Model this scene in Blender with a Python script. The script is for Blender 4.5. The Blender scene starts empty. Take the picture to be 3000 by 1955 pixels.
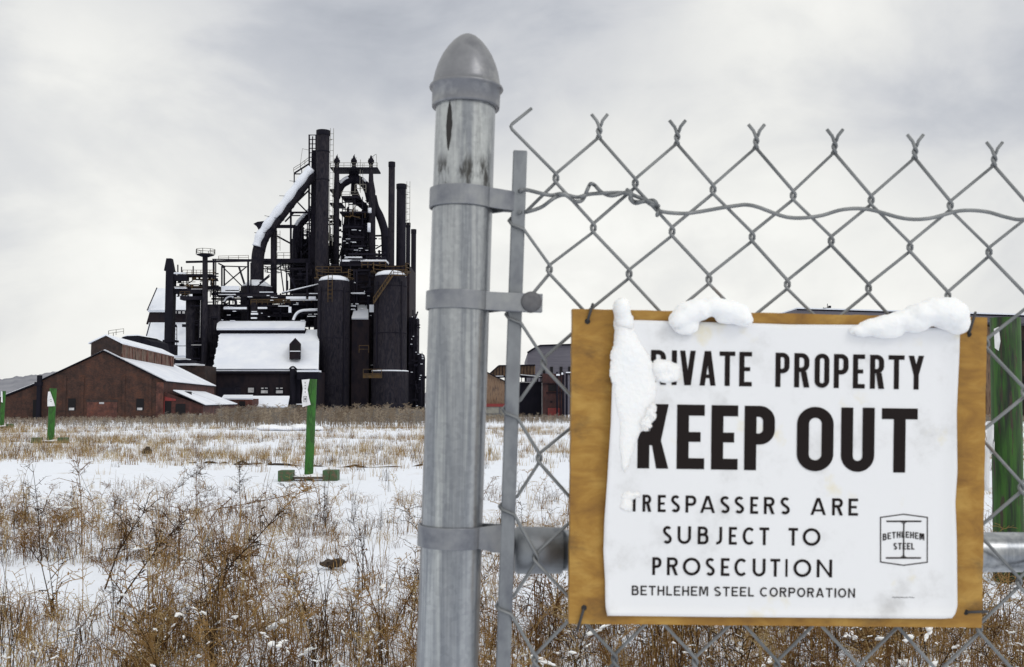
import bpy, bmesh, math, random
import numpy as np
from mathutils import Vector, Matrix, noise as mnoise
random.seed(7)
SC = bpy.context.scene
R = math.radians

# ------------------------------------------------------------------ camera
FPX = 3000.0                      # focal length in photograph pixels (3000 px wide)
EYE = Vector((0, 0, 1.5))
PITCH = math.atan(197.5 / FPX)    # horizon lies at photo row 1175
cd = bpy.data.cameras.new("camera"); cam = bpy.data.objects.new("camera", cd)
SC.collection.objects.link(cam)
cam.location = EYE; cam.rotation_euler = (math.pi / 2 + PITCH, 0, 0)
cd.sensor_width = 36; cd.lens = 36; cd.clip_start = 0.05; cd.clip_end = 9000
cd.dof.use_dof = True; cd.dof.focus_distance = 28; cd.dof.aperture_fstop = 24
SC.camera = cam

# ------------------------------------------------------------------ world, sun, exposure
SUN_EL, SUN_AZ = 38.0, 138.0      # azimuth clockwise from +Y: behind the camera, to the right
world = bpy.data.worlds.new("World"); SC.world = world; world.use_nodes = True
wt = world.node_tree; wt.nodes.clear()
class NT:
    def __init__(s, t): s.t = t
    def n(s, typ, **k):
        nd = s.t.nodes.new(typ)
        for a, b in k.items(): setattr(nd, a, b)
        return nd
    def put(s, v, sock):
        if v is None: return
        if hasattr(v, 'is_linked') or hasattr(v, 'links'): s.t.links.new(v, sock)
        else: sock.default_value = v
    def m(s, op, a, b=None, c=None, clamp=False):
        nd = s.n('ShaderNodeMath', operation=op, use_clamp=clamp)
        s.put(a, nd.inputs[0]); s.put(b, nd.inputs[1])
        if c is not None: s.put(c, nd.inputs[2])
        return nd.outputs[0]
    def v(s, op, a, b=None, out=0):
        nd = s.n('ShaderNodeVectorMath', operation=op)
        s.put(a, nd.inputs[0]); s.put(b, nd.inputs[1])
        return nd.outputs[out]
    def noise(s, vec, scale, detail=4, rough=.55, dist=0, out=0):
        nd = s.n('ShaderNodeTexNoise')
        s.put(vec, nd.inputs['Vector']); nd.inputs['Scale'].default_value = scale
        nd.inputs['Detail'].default_value = detail; nd.inputs['Roughness'].default_value = rough
        nd.inputs['Distortion'].default_value = dist
        return nd.outputs[out]
    def mix(s, f, a, b, mode='MIX'):
        nd = s.n('ShaderNodeMix', data_type='RGBA', blend_type=mode)
        s.put(f, nd.inputs[0]); s.put(a, nd.inputs[6]); s.put(b, nd.inputs[7])
        return nd.outputs[2]
    def ramp(s, f, stops):
        nd = s.n('ShaderNodeValToRGB'); cr = nd.color_ramp
        while len(cr.elements) < len(stops): cr.elements.new(.5)
        for e, (p, c) in zip(cr.elements, stops):
            e.position = p; e.color = (*c, 1) if len(c) == 3 else c
        s.put(f, nd.inputs[0]); return nd.outputs[0]
    def maprange(s, v, a, b, c=0., d=1., smooth=True):
        nd = s.n('ShaderNodeMapRange'); nd.interpolation_type = 'SMOOTHSTEP' if smooth else 'LINEAR'
        s.put(v, nd.inputs[0])
        for i, x in enumerate((a, b, c, d)): nd.inputs[i + 1].default_value = x
        return nd.outputs[0]
def pdir(px, py):
    v = Vector(((px - 1500) / FPX, 1, (977.5 - py) / FPX)); v.normalize()
    return Matrix.Rotation(PITCH, 3, 'X') @ v
w = NT(wt)
tc = w.n('ShaderNodeTexCoord').outputs['Generated']
sky = w.n('ShaderNodeTexSky', sky_type='NISHITA'); sky.sun_disc = False
sky.sun_elevation = R(SUN_EL); sky.sun_rotation = R(SUN_AZ)
sky.air_density = 1; sky.dust_density = 3
nA = w.noise(tc, 2.6, 6, .55, out=1)
warp = w.v('ADD', tc, w.v('SCALE', w.v('SUBTRACT', nA, (.5, .5, .5))))
sc_node = warp.node.inputs[1].links[0].from_node; sc_node.inputs[3].default_value = .22
wdir = w.v('NORMALIZE', warp)
# large soft cloud masses, by the direction in which they stand in the sky
MASSES = [((250, -90), -.24, 60), ((1050, 50), -.32, 60), ((1650, -80), -.28, 60), ((2880, 200), -.27, 80), ((2300, 250), -.08, 150),
          ((2430, 70), .16, 130), ((520, 330), .10, 60), ((950, 480), .16, 40), ((1900, 450), .06, 40), ((60, 900), -.13, 50), ((200, 130), .10, 160)]
val = .89
for (px, py), amp, k in MASSES:
    dt = w.v('DOT_PRODUCT', wdir, tuple(pdir(px, py)), out=1)
    g = w.m('EXPONENT', w.m('MULTIPLY', w.m('SUBTRACT', dt, 1.0), float(k)))
    val = w.m('MULTIPLY_ADD', g, amp, val)
flat = w.v('MULTIPLY', tc, (1.0, 1.0, 1.5))
nB = w.maprange(w.noise(flat, 4.2, 6, .52, .5), .36, .62)
nC = w.noise(flat, 13.0, 6, .6, .4)
val = w.m('ADD', val, w.m('MULTIPLY', w.m('SUBTRACT', nB, .5), .15))
val = w.m('ADD', val, w.m('MULTIPLY', w.m('SUBTRACT', nC, .5), .10))
# the sun side of the overcast (behind the camera) is brighter, and so is the zenith
sdir = Vector((math.sin(R(SUN_AZ)) * math.cos(R(SUN_EL)), math.cos(R(SUN_AZ)) * math.cos(R(SUN_EL)), math.sin(R(SUN_EL))))
ds = w.v('DOT_PRODUCT', tc, tuple(sdir), out=1)
val = w.m('MULTIPLY_ADD', w.maprange(ds, .1, 1.0), .10, val)
dz = w.v('DOT_PRODUCT', tc, (0, 0, 1), out=1)
val = w.m('MULTIPLY_ADD', w.maprange(dz, .45, .9), .05, val)
val = w.m('MAXIMUM', val, .3)
cl = w.ramp(w.maprange(val, .45, .95), [(0, (.875, .925, 1.03)), (.5, (.955, .975, 1.01)), (1, (1.0, 1.0, .965))])
clv = w.v('SCALE', cl); w.put(w.m('MULTIPLY', val, 10.0), clv.node.inputs[3])
skyc = w.mix(.97, sky.outputs[0], clv)
bg = w.n('ShaderNodeBackground'); w.put(skyc, bg.inputs[0]); bg.inputs[1].default_value = .1
wo = w.n('ShaderNodeOutputWorld'); wt.links.new(bg.outputs[0], wo.inputs[0])

sd = bpy.data.lights.new("sun", 'SUN'); sd.energy = .5; sd.angle = R(20); sd.color = (1, .97, .93)
sun = bpy.data.objects.new("sun", sd); SC.collection.objects.link(sun)
sun.rotation_euler = (-sdir).to_track_quat('-Z', 'Y').to_euler(); sun.location = (30, -30, 60)
SC.view_settings.view_transform = 'Standard'; SC.view_settings.look = 'None'
SC.view_settings.exposure = .0; SC.view_settings.gamma = 1
SC.render.engine = 'CYCLES'
SC.cycles.max_bounces = 6; SC.cycles.diffuse_bounces = 3

# ------------------------------------------------------------------ helpers
COL = SC.collection
def W(px, py, Y):
    """world point at forward distance Y seen at photo pixel (px, py)"""
    d = pdir(px, py); return EYE + d * (Y / d.y)
FN_YAW = R(3.0)
FP0 = Vector((-.052, .97, 0)); FN = Vector((math.sin(FN_YAW), -math.cos(FN_YAW), 0))   # fence plane, normal to the viewer
def F(px, py, off=0.0):
    """point of the fence plane (moved off metres to its front)"""
    d = pdir(px, py); p0 = FP0 + FN * off
    return EYE + d * ((p0 - EYE).dot(FN) / d.dot(FN))
def FD(x, y, off=0.0): return F(x * 1.26050, y * 1.26050, off)
def sm(a, b, x):
    t = min(1, max(0, (x - a) / (b - a))); return t * t * (3 - 2 * t)
def zG(x, y):
    z = 0 if y < 60 else -.0138 * (min(y, 245) - 60)
    a = .05 * sm(3, 8, y)
    z += a * (math.sin(x * .55 + y * .31) + .7 * math.sin(x * .21 - y * .47 + 2) + .5 * math.sin(x * 1.3 + y * .9))
    return z

def lin(c): return tuple(((v / 255) / 12.92 if v / 255 <= .04045 else ((v / 255 + .055) / 1.055) ** 2.4) for v in c)

EACH = dict(rim_bands='rim_band', rusty_stairs='rusty_stair', pilasters='pilaster', ledge_snow='ledge_snow', snow_ledges='snow_ledge', roof_snow='roof_snow', snow_patches='snow_patch', windows='window', uptake_pipes='uptake_pipe',
            gas_ducts='gas_duct', snow_cover='snow_cover', snowy_roof='snowy_roof', pale_streaks='pale_streak', roof_trim='roof_trim', props='prop', branch_ducts='branch_duct', vessels='vessel', vents='vent',
            pipes='pipe', wall='wall', side_wall='side_wall', ledges='ledge', panel_lines='panel_line', porch='porch', paint_flakes='paint_flake', faded_print='faded_print', buried_rail='buried_rail')
class MB:
    def __init__(s): s.V = []; s.Fc = []; s.S = []; s.M = []; s.mi = 0; s.P = []; s.C = []
    def add(s, vs, fs, smooth=False):
        o = len(s.V); s.P.append(o); s.V += [Vector(v) for v in vs]
        for f in fs: s.Fc.append([i + o for i in f]); s.S.append(smooth); s.M.append(s.mi)
        return s
    def box(s, c, size, rz=0, rot=None):
        m = rot if rot is not None else Matrix.Rotation(rz, 3, 'Z')
        h = [x / 2 for x in size]; c = Vector(c)
        vs = [c + m @ Vector((sx * h[0], sy * h[1], sz * h[2])) for sx in (-1, 1) for sy in (-1, 1) for sz in (-1, 1)]
        return s.add(vs, [(0, 1, 3, 2), (4, 6, 7, 5), (0, 4, 5, 1), (2, 3, 7, 6), (0, 2, 6, 4), (1, 5, 7, 3)])
    def beam(s, p, q, a, b=None):
        p = Vector(p); q = Vector(q); b = b or a
        d = q - p; L = d.length
        if L < 1e-6: return s
        m = d.to_track_quat('Z', 'Y').to_matrix()
        return s.box((p + q) / 2, (a, b, L), rot=m)
    def tube(s, pts, r, n=10, caps=True, smooth=True):
        pts = [Vector(p) for p in pts]; k = len(pts)
        rs = r if isinstance(r, (list, tuple)) else [r] * k
        vs = []; up = None
        for i, p in enumerate(pts):
            t = (pts[min(i + 1, k - 1)] - pts[max(i - 1, 0)])
            if t.length < 1e-9: t = Vector((0, 0, 1))
            t.normalize()
            if up is None:
                ref = Vector((0, 1, 0)) if abs(t.y) < .9 else Vector((1, 0, 0))
                up = (ref - t * ref.dot(t)).normalized()
            else:
                up = up - t * up.dot(t)
                up = up.normalized() if up.length > 1e-6 else t.orthogonal().normalized()
            sd = t.cross(up)
            for j in range(n):
                a = 2 * math.pi * j / n
                vs.append(p + (up * math.cos(a) + sd * math.sin(a)) * rs[i])
        fs = [(i * n + j, i * n + (j + 1) % n, (i + 1) * n + (j + 1) % n, (i + 1) * n + j) for i in range(k - 1) for j in range(n)]
        s.add(vs, fs, smooth)
        if caps:
            o = len(s.V) - len(vs)
            s.Fc.append([o + j for j in range(n)][::-1]); s.S.append(False); s.M.append(s.mi)
            s.Fc.append([o + (k - 1) * n + j for j in range(n)]); s.S.append(False); s.M.append(s.mi)
        return s
    def prism(s, poly, ext):
        """extrude the planar polygon (world points) by vector ext"""
        n = len(poly); a = [Vector(p) for p in poly]; b = [p + Vector(ext) for p in a]
        fs = [tuple(range(n)), tuple(range(2 * n - 1, n - 1, -1))] + [(i, n + i, n + (i + 1) % n, (i + 1) % n) for i in range(n)]
        return s.add(a + b, fs)
    def cut(s): s.C.append(len(s.V)); return s
    def build_each(s, name, mat, parent, starts):
        starts = sorted(set([0] + [c for c in starts if c < len(s.V)])); out = []
        for a, b_ in zip(starts, starts[1:] + [len(s.V)]):
            q = MB(); q.V = s.V[a:b_]
            for f, sm__, m__ in zip(s.Fc, s.S, s.M):
                if a <= f[0] < b_: q.Fc.append([i - a for i in f]); q.S.append(sm__); q.M.append(m__)
            if q.Fc: out.append(q.build(name, mat, parent, whole=True))
        return out[0]
    def build(s, name, mat, parent=None, recalc=True, bevel=None, whole=False):
        if not whole and name in EACH: return s.build_each(EACH[name], mat, parent, s.P)
        if not whole and s.C: return s.build_each({'railings': 'railing'}.get(name, name), mat, parent, s.C)
        me = bpy.data.meshes.new(name); base = Vector((0, 0, 0))
        p = parent
        while p is not None: base += p.location; p = p.parent
        me.from_pydata([v - base for v in s.V], [], s.Fc)
        me.polygons.foreach_set('use_smooth', s.S)
        mats = mat if isinstance(mat, (list, tuple)) else [mat]
        for m_ in mats: me.materials.append(m_)
        if len(mats) > 1: me.polygons.foreach_set('material_index', s.M)
        if recalc:
            bm = bmesh.new(); bm.from_mesh(me); bmesh.ops.recalc_face_normals(bm, faces=bm.faces); bm.to_mesh(me); bm.free()
        o = bpy.data.objects.new(name, me); COL.objects.link(o)
        if parent is not None: o.parent = parent
        if bevel:
            b = o.modifiers.new('bevel', 'BEVEL'); b.width = bevel; b.segments = 2; b.limit_method = 'ANGLE'
        return o
def tag(o, label=None, cat=None, group=None, kind=None):
    if label: o['label'] = label
    if cat: o['category'] = cat
    if group: o['group'] = group
    if kind: o['kind'] = kind
    return o
def thing(name, label, cat, loc, group=None):
    o = bpy.data.objects.new(name, None); COL.objects.link(o); o.location = loc; o.empty_display_size = .2
    return tag(o, label, cat, group)

# ------------------------------------------------------------------ materials
def mat(name, base, rough=.7, metal=0., var=None, scale=4., stretch=(1, 1, 1), bump=0., bscale=30., detail=5, spec=.5, lo=.35, hi=.65):
    m_ = bpy.data.materials.new(name); m_.use_nodes = True
    t = NT(m_.node_tree); b = t.t.nodes['Principled BSDF']
    b.inputs['Roughness'].default_value = rough; b.inputs['Metallic'].default_value = metal
    b.inputs['Specular IOR Level'].default_value = spec
    co = t.n('ShaderNodeTexCoord').outputs['Object']
    mp = t.n('ShaderNodeMapping'); t.put(co, mp.inputs[0]); mp.inputs['Scale'].default_value = stretch
    vec = mp.outputs[0]
    if var is not None:
        stops = [(lo, base), (hi, var)] if not isinstance(var, list) else [(lo + (hi - lo) * i / len(var), c) for i, c in enumerate([base] + var)]
        t.put(t.ramp(t.noise(vec, scale, detail, .6), stops), b.inputs['Base Color'])
    else: b.inputs['Base Color'].default_value = (*base, 1)
    if bump:
        bp = t.n('ShaderNodeBump'); bp.inputs['Strength'].default_value = bump
        t.put(t.noise(vec, bscale, 6, .6), bp.inputs['Height']); t.put(bp.outputs[0], b.inputs['Normal'])
    m_['t'] = 1
    return m_
def nodes(m_): return NT(m_.node_tree), m_.node_tree.nodes['Principled BSDF']

M = {}
M['galv'] = mat('galvanised', (.15, .16, .185), .30, .85, [(.38, .395, .41), (.21, .225, .25), (.53, .55, .55)], 9, (5, 5, .16), .05, 60, lo=.28, hi=.72)  # lengthwise zinc streaks, contrast raised in the colour to imitate reflected bands
M['galv_dull'] = mat('galvanised_dull', (.15, .16, .185), .48, .75, [(.24, .255, .275), (.19, .20, .22)], 26, (1, 1, .6), .06, 90)
M['cast'] = mat('cast_aluminium', (.17, .175, .195), .40, .85, [(.235, .24, .26), (.20, .205, .225), (.31, .315, .325)], 30, (1, 1, 1), .12, 160, lo=.3, hi=.7)
M['wire'] = mat('fence_wire', (.13, .14, .15), .5, .6, [(.20, .21, .22), (.25, .26, .27), (.15, .105, .08)], 14, lo=.3, hi=.78)
M['wire_dark'] = mat('dark_tie_wire', (.06, .06, .065), .6, .5)
M['bolt'] = mat('weathered_bolt', (.10, .10, .11), .6, .6, (.16, .16, .17), 60)
M['gap_dark'] = mat('gap_dark', (.02, .018, .018), .8)  # dark colour painted in for the shade inside the post split and board holes
M['rustdark'] = mat('rust_streak', (.10, .08, .06), .8, 0, (.20, .18, .15), 60)
M['ink'] = mat('black_ink', (.014, .010, .010), .7, spec=.12)
M['inkgrey'] = mat('grey_ink', (.10, .10, .11), .6)
M['paper'] = mat('sign_paper', (.86, .87, .90), .55, 0, None, bump=.6, bscale=9)
t, b = nodes(M['paper'])
co = t.n('ShaderNodeTexCoord').outputs['Object']
c1 = t.mix(t.maprange(t.noise(co, 15, 6, .65), .52, .80), (.79, .80, .83, 1), (.54, .54, .55, 1))
c2 = t.mix(t.m('MULTIPLY', t.maprange(t.noise(t.v('ADD', co, (3, 1, 2)), 20, 4, .6), .60, .78), .6), c1, (.74, .66, .42, 1))
t.put(c2, b.inputs['Base Color'])
M['ply'] = mat('plywood', (.30, .14, .02), .65)
t, b = nodes(M['ply'])
co = t.n('ShaderNodeTexCoord').outputs['Object']
mp = t.n('ShaderNodeMapping'); t.put(co, mp.inputs[0]); mp.inputs['Scale'].default_value = (5.5, 8, 11)
g1 = t.ramp(t.noise(mp.outputs[0], 4.5, 7, .62, .5), [(.28, (.20, .092, .012)), (.5, (.33, .17, .024)), (.72, (.46, .275, .06))])
mp2 = t.n('ShaderNodeMapping'); t.put(co, mp2.inputs[0]); mp2.inputs['Scale'].default_value = (3.0, 5, 30)
g2 = t.noise(mp2.outputs[0], 9, 5, .7)
g1 = t.mix(t.m('MULTIPLY', t.maprange(g2, .45, .75), .45), g1, (.24, .115, .018, 1))
mp3 = t.n('ShaderNodeMapping'); t.put(co, mp3.inputs[0]); mp3.inputs['Scale'].default_value = (1, 1, 1.9)
st = t.maprange(t.noise(mp3.outputs[0], 17, 6, .65), .52, .74)
g1 = t.mix(t.m('MULTIPLY', st, .66), g1, (.07, .035, .012, 1))
t.put(g1, b.inputs['Base Color'])
bp = t.n('ShaderNodeBump'); bp.inputs['Strength'].default_value = .12; t.put(g2, bp.inputs['Height']); t.put(bp.outputs[0], b.inputs['Normal'])

M['snow'] = mat('snow', (.86, .88, .93), .7, bump=.25, bscale=40)
t, b = nodes(M['snow']); b.inputs['Subsurface Weight'].default_value = .0

M['roofsnow'] = mat('roof_snow', (.72, .76, .86), .8, 0, (.82, .85, .92), .25, (1, 1, 1), .15, 1.2)
M['clumpsnow'] = mat('clump_snow', (.90, .91, .94), .7, bump=.5, bscale=160)
t, b = nodes(M['clumpsnow']); b.inputs['Subsurface Weight'].default_value = .6; b.inputs['Subsurface Radius'].default_value = (.008, .009, .010); b.inputs['Subsurface Scale'].default_value = 1.0
M['ground'] = mat('snow_ground', (.84, .86, .92), .75)
t, b = nodes(M['ground'])
co = t.n('ShaderNodeTexCoord').outputs['Object']
n1 = t.noise(co, 1.1, 7, .65); n2 = t.noise(co, 9, 6, .7); n3 = t.noise(co, .12, 3, .5)
f = t.maprange(t.m('ADD', t.m('MULTIPLY', n1, .6), t.m('ADD', t.m('MULTIPLY', n2, .35), t.m('MULTIPLY', n3, .18))), .63, .76)
cg = t.mix(t.m('MULTIPLY', f, .75), (.82, .86, .95, 1), (.36, .29, .19, 1))
t.put(cg, b.inputs['Base Color'])
bp = t.n('ShaderNodeBump'); bp.inputs['Strength'].default_value = .6; bp.inputs['Distance'].default_value = .08
t.put(t.m('ADD', t.noise(co, 3, 7, .6), t.m('MULTIPLY', n2, .3)), bp.inputs['Height']); t.put(bp.outputs[0], b.inputs['Normal'])
M['hill'] = mat('wooded_hill', (.15, .155, .19), .9, 0, (.28, .285, .32), .02, (1, 1, 2.5), 0, lo=.3, hi=.7)  # pale bluish grey of snowy woods, with distance haze put into the colour

def brick(name, c1, c2, mortar, sx):
    m_ = mat(name, c1, .85); t, b = nodes(m_)
    co = t.n('ShaderNodeTexCoord').outputs['Object']
    sep = t.n('ShaderNodeSeparateXYZ'); t.put(co, sep.inputs[0])
    cb = t.n('ShaderNodeCombineXYZ'); t.put(t.m('ADD', sep.outputs[0], t.m('MULTIPLY', sep.outputs[1], .73)), cb.inputs[0]); t.put(sep.outputs[2], cb.inputs[1])
    bt = t.n('ShaderNodeTexBrick'); t.put(cb.outputs[0], bt.inputs['Vector']); bt.inputs['Scale'].default_value = sx
    bt.inputs['Color1'].default_value = (*c1, 1); bt.inputs['Color2'].default_value = (*c2, 1); bt.inputs['Mortar'].default_value = (*mortar, 1)
    bt.inputs['Mortar Size'].default_value = .03
    nn = t.ramp(t.noise(co, .8, 8, .72), [(.32, (.30, .28, .32)), (.5, (1, 1, 1)), (.68, (1.6, 1.35, 1.0))])
    mp = t.n('ShaderNodeMapping'); t.put(co, mp.inputs[0]); mp.inputs['Scale'].default_value = (.9, .9, .35)
    st = t.ramp(t.noise(mp.outputs[0], 1.2, 7, .7), [(.35, (.55, .5, .5)), (.6, (1, 1, 1))])
    t.put(t.mix(1., t.mix(1., bt.outputs[0], nn, 'MULTIPLY'), st, 'MULTIPLY'), b.inputs['Base Color'])
    return m_
M['brick'] = brick('brown_brick', (.078, .028, .018), (.042, .017, .013), (.04, .026, .02), 2.2)
M['brickred'] = brick('red_brick', (.115, .030, .022), (.075, .021, .018), (.045, .028, .026), 2.2)
M['brickdoor'] = brick('patched_brick', (.15, .048, .034), (.11, .038, .028), (.06, .04, .035), 2.2)
M['brickdark'] = brick('sooty_brick', (.050, .026, .022), (.032, .018, .018), (.025, .02, .02), 2.2)
M['louvre'] = mat('weathered_boards', (.03, .022, .02), .85, 0, [(.13, .04, .03), (.20, .15, .12), (.05, .03, .025)], 2.2, (1, 1, .12))
M['redpaint'] = mat('red_paint', (.22, .018, .018), .7, 0, (.12, .018, .016), 2)
M['steel'] = mat('sooty_steel', (.0075, .0075, .014), .85, 0, [(.016, .0145, .022), (.010, .010, .019)], .6, (1, 1, .3), .3, 3, spec=.1)
M['steel2'] = mat('sooty_steel_brown', (.009, .009, .015), .85, 0, [(.026, .023, .029), (.013, .0125, .020), (.030, .027, .034), (.012, .012, .019)], .9, (1, 1, .25), .8, 2.2, spec=.1)
M['steel3'] = mat('deep_soot', (.006, .006, .012), .85, 0, (.012, .011, .018), .8, (1, 1, .4), spec=.15)
M['rust'] = mat('rusty_railing', (.095, .052, .013), .8, 0, (.035, .023, .012), 1.2)
M['darkwall'] = mat('dark_wall', (.008, .007, .013), .85, 0, [(.020, .014, .018), (.011, .009, .016)], .5, (1, 1, .5), spec=.2)
M['window'] = mat('dirty_glass', (.010, .009, .011), .5, spec=.15)
M['paleglass'] = mat('pale_boarding', (.55, .55, .57), .8, 0, (.30, .30, .32), 1.5)
M['concrete'] = mat('concrete', (.26, .25, .22), .85, 0, (.15, .145, .13), 1.0)
M['green'] = mat('green_paint', (.014, .098, .005), .7, 0, [(.022, .125, .009), (.010, .058, .005), (.028, .12, .014)], 7, (1.5, 1.5, .4), .1, 40)
t, b = nodes(M['green'])
M['greendark'] = mat('faded_green_paint', (.05, .12, .045), .65, 0, [(.035, .08, .03), (.12, .075, .045)], 9, (1, 1, 1))
M['peel'] = mat('peeling_green_paint', (.02, .10, .012), .6)
t, b = nodes(M['peel'])
co = t.n('ShaderNodeTexCoord').outputs['Object']
mp = t.n('ShaderNodeMapping'); t.put(co, mp.inputs[0]); mp.inputs['Scale'].default_value = (10, 10, .9)
a1 = t.ramp(t.noise(mp.outputs[0], 1.6, 7, .65), [(.38, (.004, .009, .006)), (.48, (.013, .052, .005)), (.60, (.025, .105, .006)), (.76, (.045, .06, .013))])
a2 = t.maprange(t.noise(t.v('ADD', mp.outputs[0], (5, 3, 1)), 2.3, 8, .7), .55, .60)
t.put(t.mix(a2, a1, (.035, .024, .016, 1)), b.inputs['Base Color'])
M['notice'] = mat('white_notice', (.80, .81, .84), .7, 0, (.66, .67, .70), 12)
M['shed'] = mat('slate_cladding', (.095, .09, .115), .8, 0, (.125, .12, .145), .8, (.2, .2, 3))
M['rusty_clad'] = mat('rusty_cladding', (.10, .055, .035), .85, 0, [(.20, .13, .085), (.06, .04, .035)], 1.6, (2.2, 2.2, .3))
M['earth'] = mat('bare_earth', (.07, .05, .035), .95, 0, (.03, .022, .018), 9)

# ------------------------------------------------------------------ ground and hill
def build_ground():
    ys = [-6, -3, 0, 1.5]; y = 2.5
    while y < 60: ys.append(y); y += .22 + y * .02
    while y < 5000: ys.append(y); y *= 1.10
    ys.append(6500)
    xs = [math.sinh(i / 70 * 7.2) * 5.2 for i in range(-70, 71)]
    vs = [(x, y, zG(x, y) if y < 400 else -2.55) for y in ys for x in xs]
    nx = len(xs)
    fs = [(j * nx + i, j * nx + i + 1, (j + 1) * nx + i + 1, (j + 1) * nx + i) for j in range(len(ys) - 1) for i in range(nx - 1)]
    tag(MB().add(vs, fs, True).build('ground', M['ground'], recalc=False), kind='structure')
build_ground()
def build_hill():
    prof = [(-5200, 1140), (-4000, 1120), (-3000, 1132), (-2000, 1118), (-1400, 1135), (-900, 1128), (-500, 1125), (-250, 1120), (0, 1113), (60, 1103), (120, 1094), (190, 1084), (300, 1082), (450, 1092), (640, 1112), (900, 1130),
            (1250, 1150), (1500, 1162), (2000, 1168), (2600, 1160), (3200, 1150), (3900, 1155), (5000, 1130), (6500, 1150)]
    vs = []; fs = []; Y0 = 1900; n = 0
    X = np.linspace(-5200, 6500, 1900)
    P = np.interp(X, [p[0] for p in prof], [p[1] for p in prof])
    rows = 9
    for i, px in enumerate(X):
        top = W(px, P[i] + 2.5 * mnoise.noise((px * .03, 0, 0)) + 2.2 * mnoise.noise((px * .11, 3, 0)) + 2.4 * random.random(), Y0)
        for r in range(rows):
            f_ = r / (rows - 1)
            z = -4 + (top.z + 4) * math.sin(f_ * math.pi / 2)
            x_ = top.x * (1 - .22 * (1 - f_)); y_ = Y0 * (1 - .22 * (1 - f_))
            vs.append((x_, y_, z + 6 * (mnoise.noise((x_ * .012, y_ * .012, z * .03)) if 0 < r < rows - 1 else 0)))
        vs.append((top.x * 1.3, Y0 * 1.3, -4))
    m_ = rows + 1
    for i in range(len(X) - 1):
        for r in range(rows): fs.append((i * m_ + r, (i + 1) * m_ + r, (i + 1) * m_ + r + 1, i * m_ + r + 1))
    tag(MB().add(vs, fs, True).build('hill', M['hill']), kind='structure')
build_hill()

# ------------------------------------------------------------------ furnace works: shared builders
def m(px, Y): return px * Y / FPX
def tubepx(mb, pts, Y, wpx, n=14, caps=True):
    P = [W(p[0], p[1], p[2] if len(p) > 2 else Y) for p in pts]
    r = [m(x, Y) / 2 for x in wpx] if isinstance(wpx, (list, tuple)) else m(wpx, Y) / 2
    return mb.tube(P, r, n, caps)
def smooth_pts(pts, k=6):
    P = [np.array(p, float) for p in pts]; out = []
    for i in range(len(P) - 1):
        p0 = P[max(i - 1, 0)]; p1 = P[i]; p2 = P[i + 1]; p3 = P[min(i + 2, len(P) - 1)]
        for j in range(k):
            t_ = j / k
            out.append(.5 * ((2 * p1) + (-p0 + p2) * t_ + (2 * p0 - 5 * p1 + 4 * p2 - p3) * t_ ** 2 + (-p0 + 3 * p1 - 3 * p2 + p3) * t_ ** 3))
    out.append(P[-1]); return [tuple(p) for p in out]
def beampx(mb, a, b_, Y, wpx, dep=None):
    return mb.beam(W(a[0], a[1], a[2] if len(a) > 2 else Y), W(b_[0], b_[1], b_[2] if len(b_) > 2 else Y), m(wpx, Y), dep or m(wpx, Y))
def boxpx(mb, x0, y0, x1, y1, Y, depth):
    """upright box whose front face covers the pixel box at distance Y"""
    a = W(x0, y1, Y); c = W(x1, y0, Y)
    return mb.box(((a.x + c.x) / 2, Y + depth / 2, (a.z + c.z) / 2), (c.x - a.x, depth, c.z - a.z))
def railing(mb, pts, h, th=.09, posts=1.6):
    """handrail with posts along world points"""
    mb.cut()
    for p, q in zip(pts[:-1], pts[1:]):
        p = Vector(p); q = Vector(q); L = (q - p).length; n = max(1, int(L / posts))
        for k in (1, .5): mb.beam(p + Vector((0, 0, h * k)), q + Vector((0, 0, h * k)), th)
        for i in range(n + 1):
            c = p.lerp(q, i / n); mb.beam(c, c + Vector((0, 0, h)), th)
def ladder(mb, p, q, wd=.7, th=.09, step=.9):
    p = Vector(p); q = Vector(q); n = int((q - p).length / step)
    ox = Vector((wd / 2, 0, 0))
    mb.beam(p - ox, q - ox, th); mb.beam(p + ox, q + ox, th)
    for i in range(1, n):
        c = p.lerp(q, i / n); mb.beam(c - ox, c + ox, th * .8)
def clutter(mb, x0, x1, y0, y1, Y, n, seed, dep=8, wmin=2, wmax=6, diag=.15):
    rd = random.Random(seed)
    for i in range(n):
        yy = Y + rd.uniform(0, dep); wpx = rd.uniform(wmin, wmax); k = rd.random()
        xa = rd.uniform(x0, x1); ya = rd.uniform(y0, y1)
        if k < .42:
            xb = min(x1, xa + rd.uniform(.2, .7) * (x1 - x0)); beampx(mb, (xa, ya, yy), (xb, ya + rd.uniform(-1, 1), yy), yy, wpx)
        elif k < .75:
            yb = min(y1, ya + rd.uniform(.2, .7) * (y1 - y0)); tubepx(mb, [(xa, ya, yy), (xa, yb, yy)], yy, wpx * 1.2, 8)
        elif k < .75 + diag:
            beampx(mb, (xa, ya, yy), (min(x1, xa + rd.uniform(8, 40)), min(y1, ya + rd.uniform(-30, 30)), yy), yy, wpx * .7)
        else:
            s_ = rd.uniform(3, 9); boxpx(mb, xa, ya, min(x1 + 3, xa + s_ * 1.5), min(y1, ya + s_), yy, m(s_, Y))
def ground_pt(px, Y):
    x = (px - 1500) / FPX * Y; return Vector((x, Y, zG(x, Y)))
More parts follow.
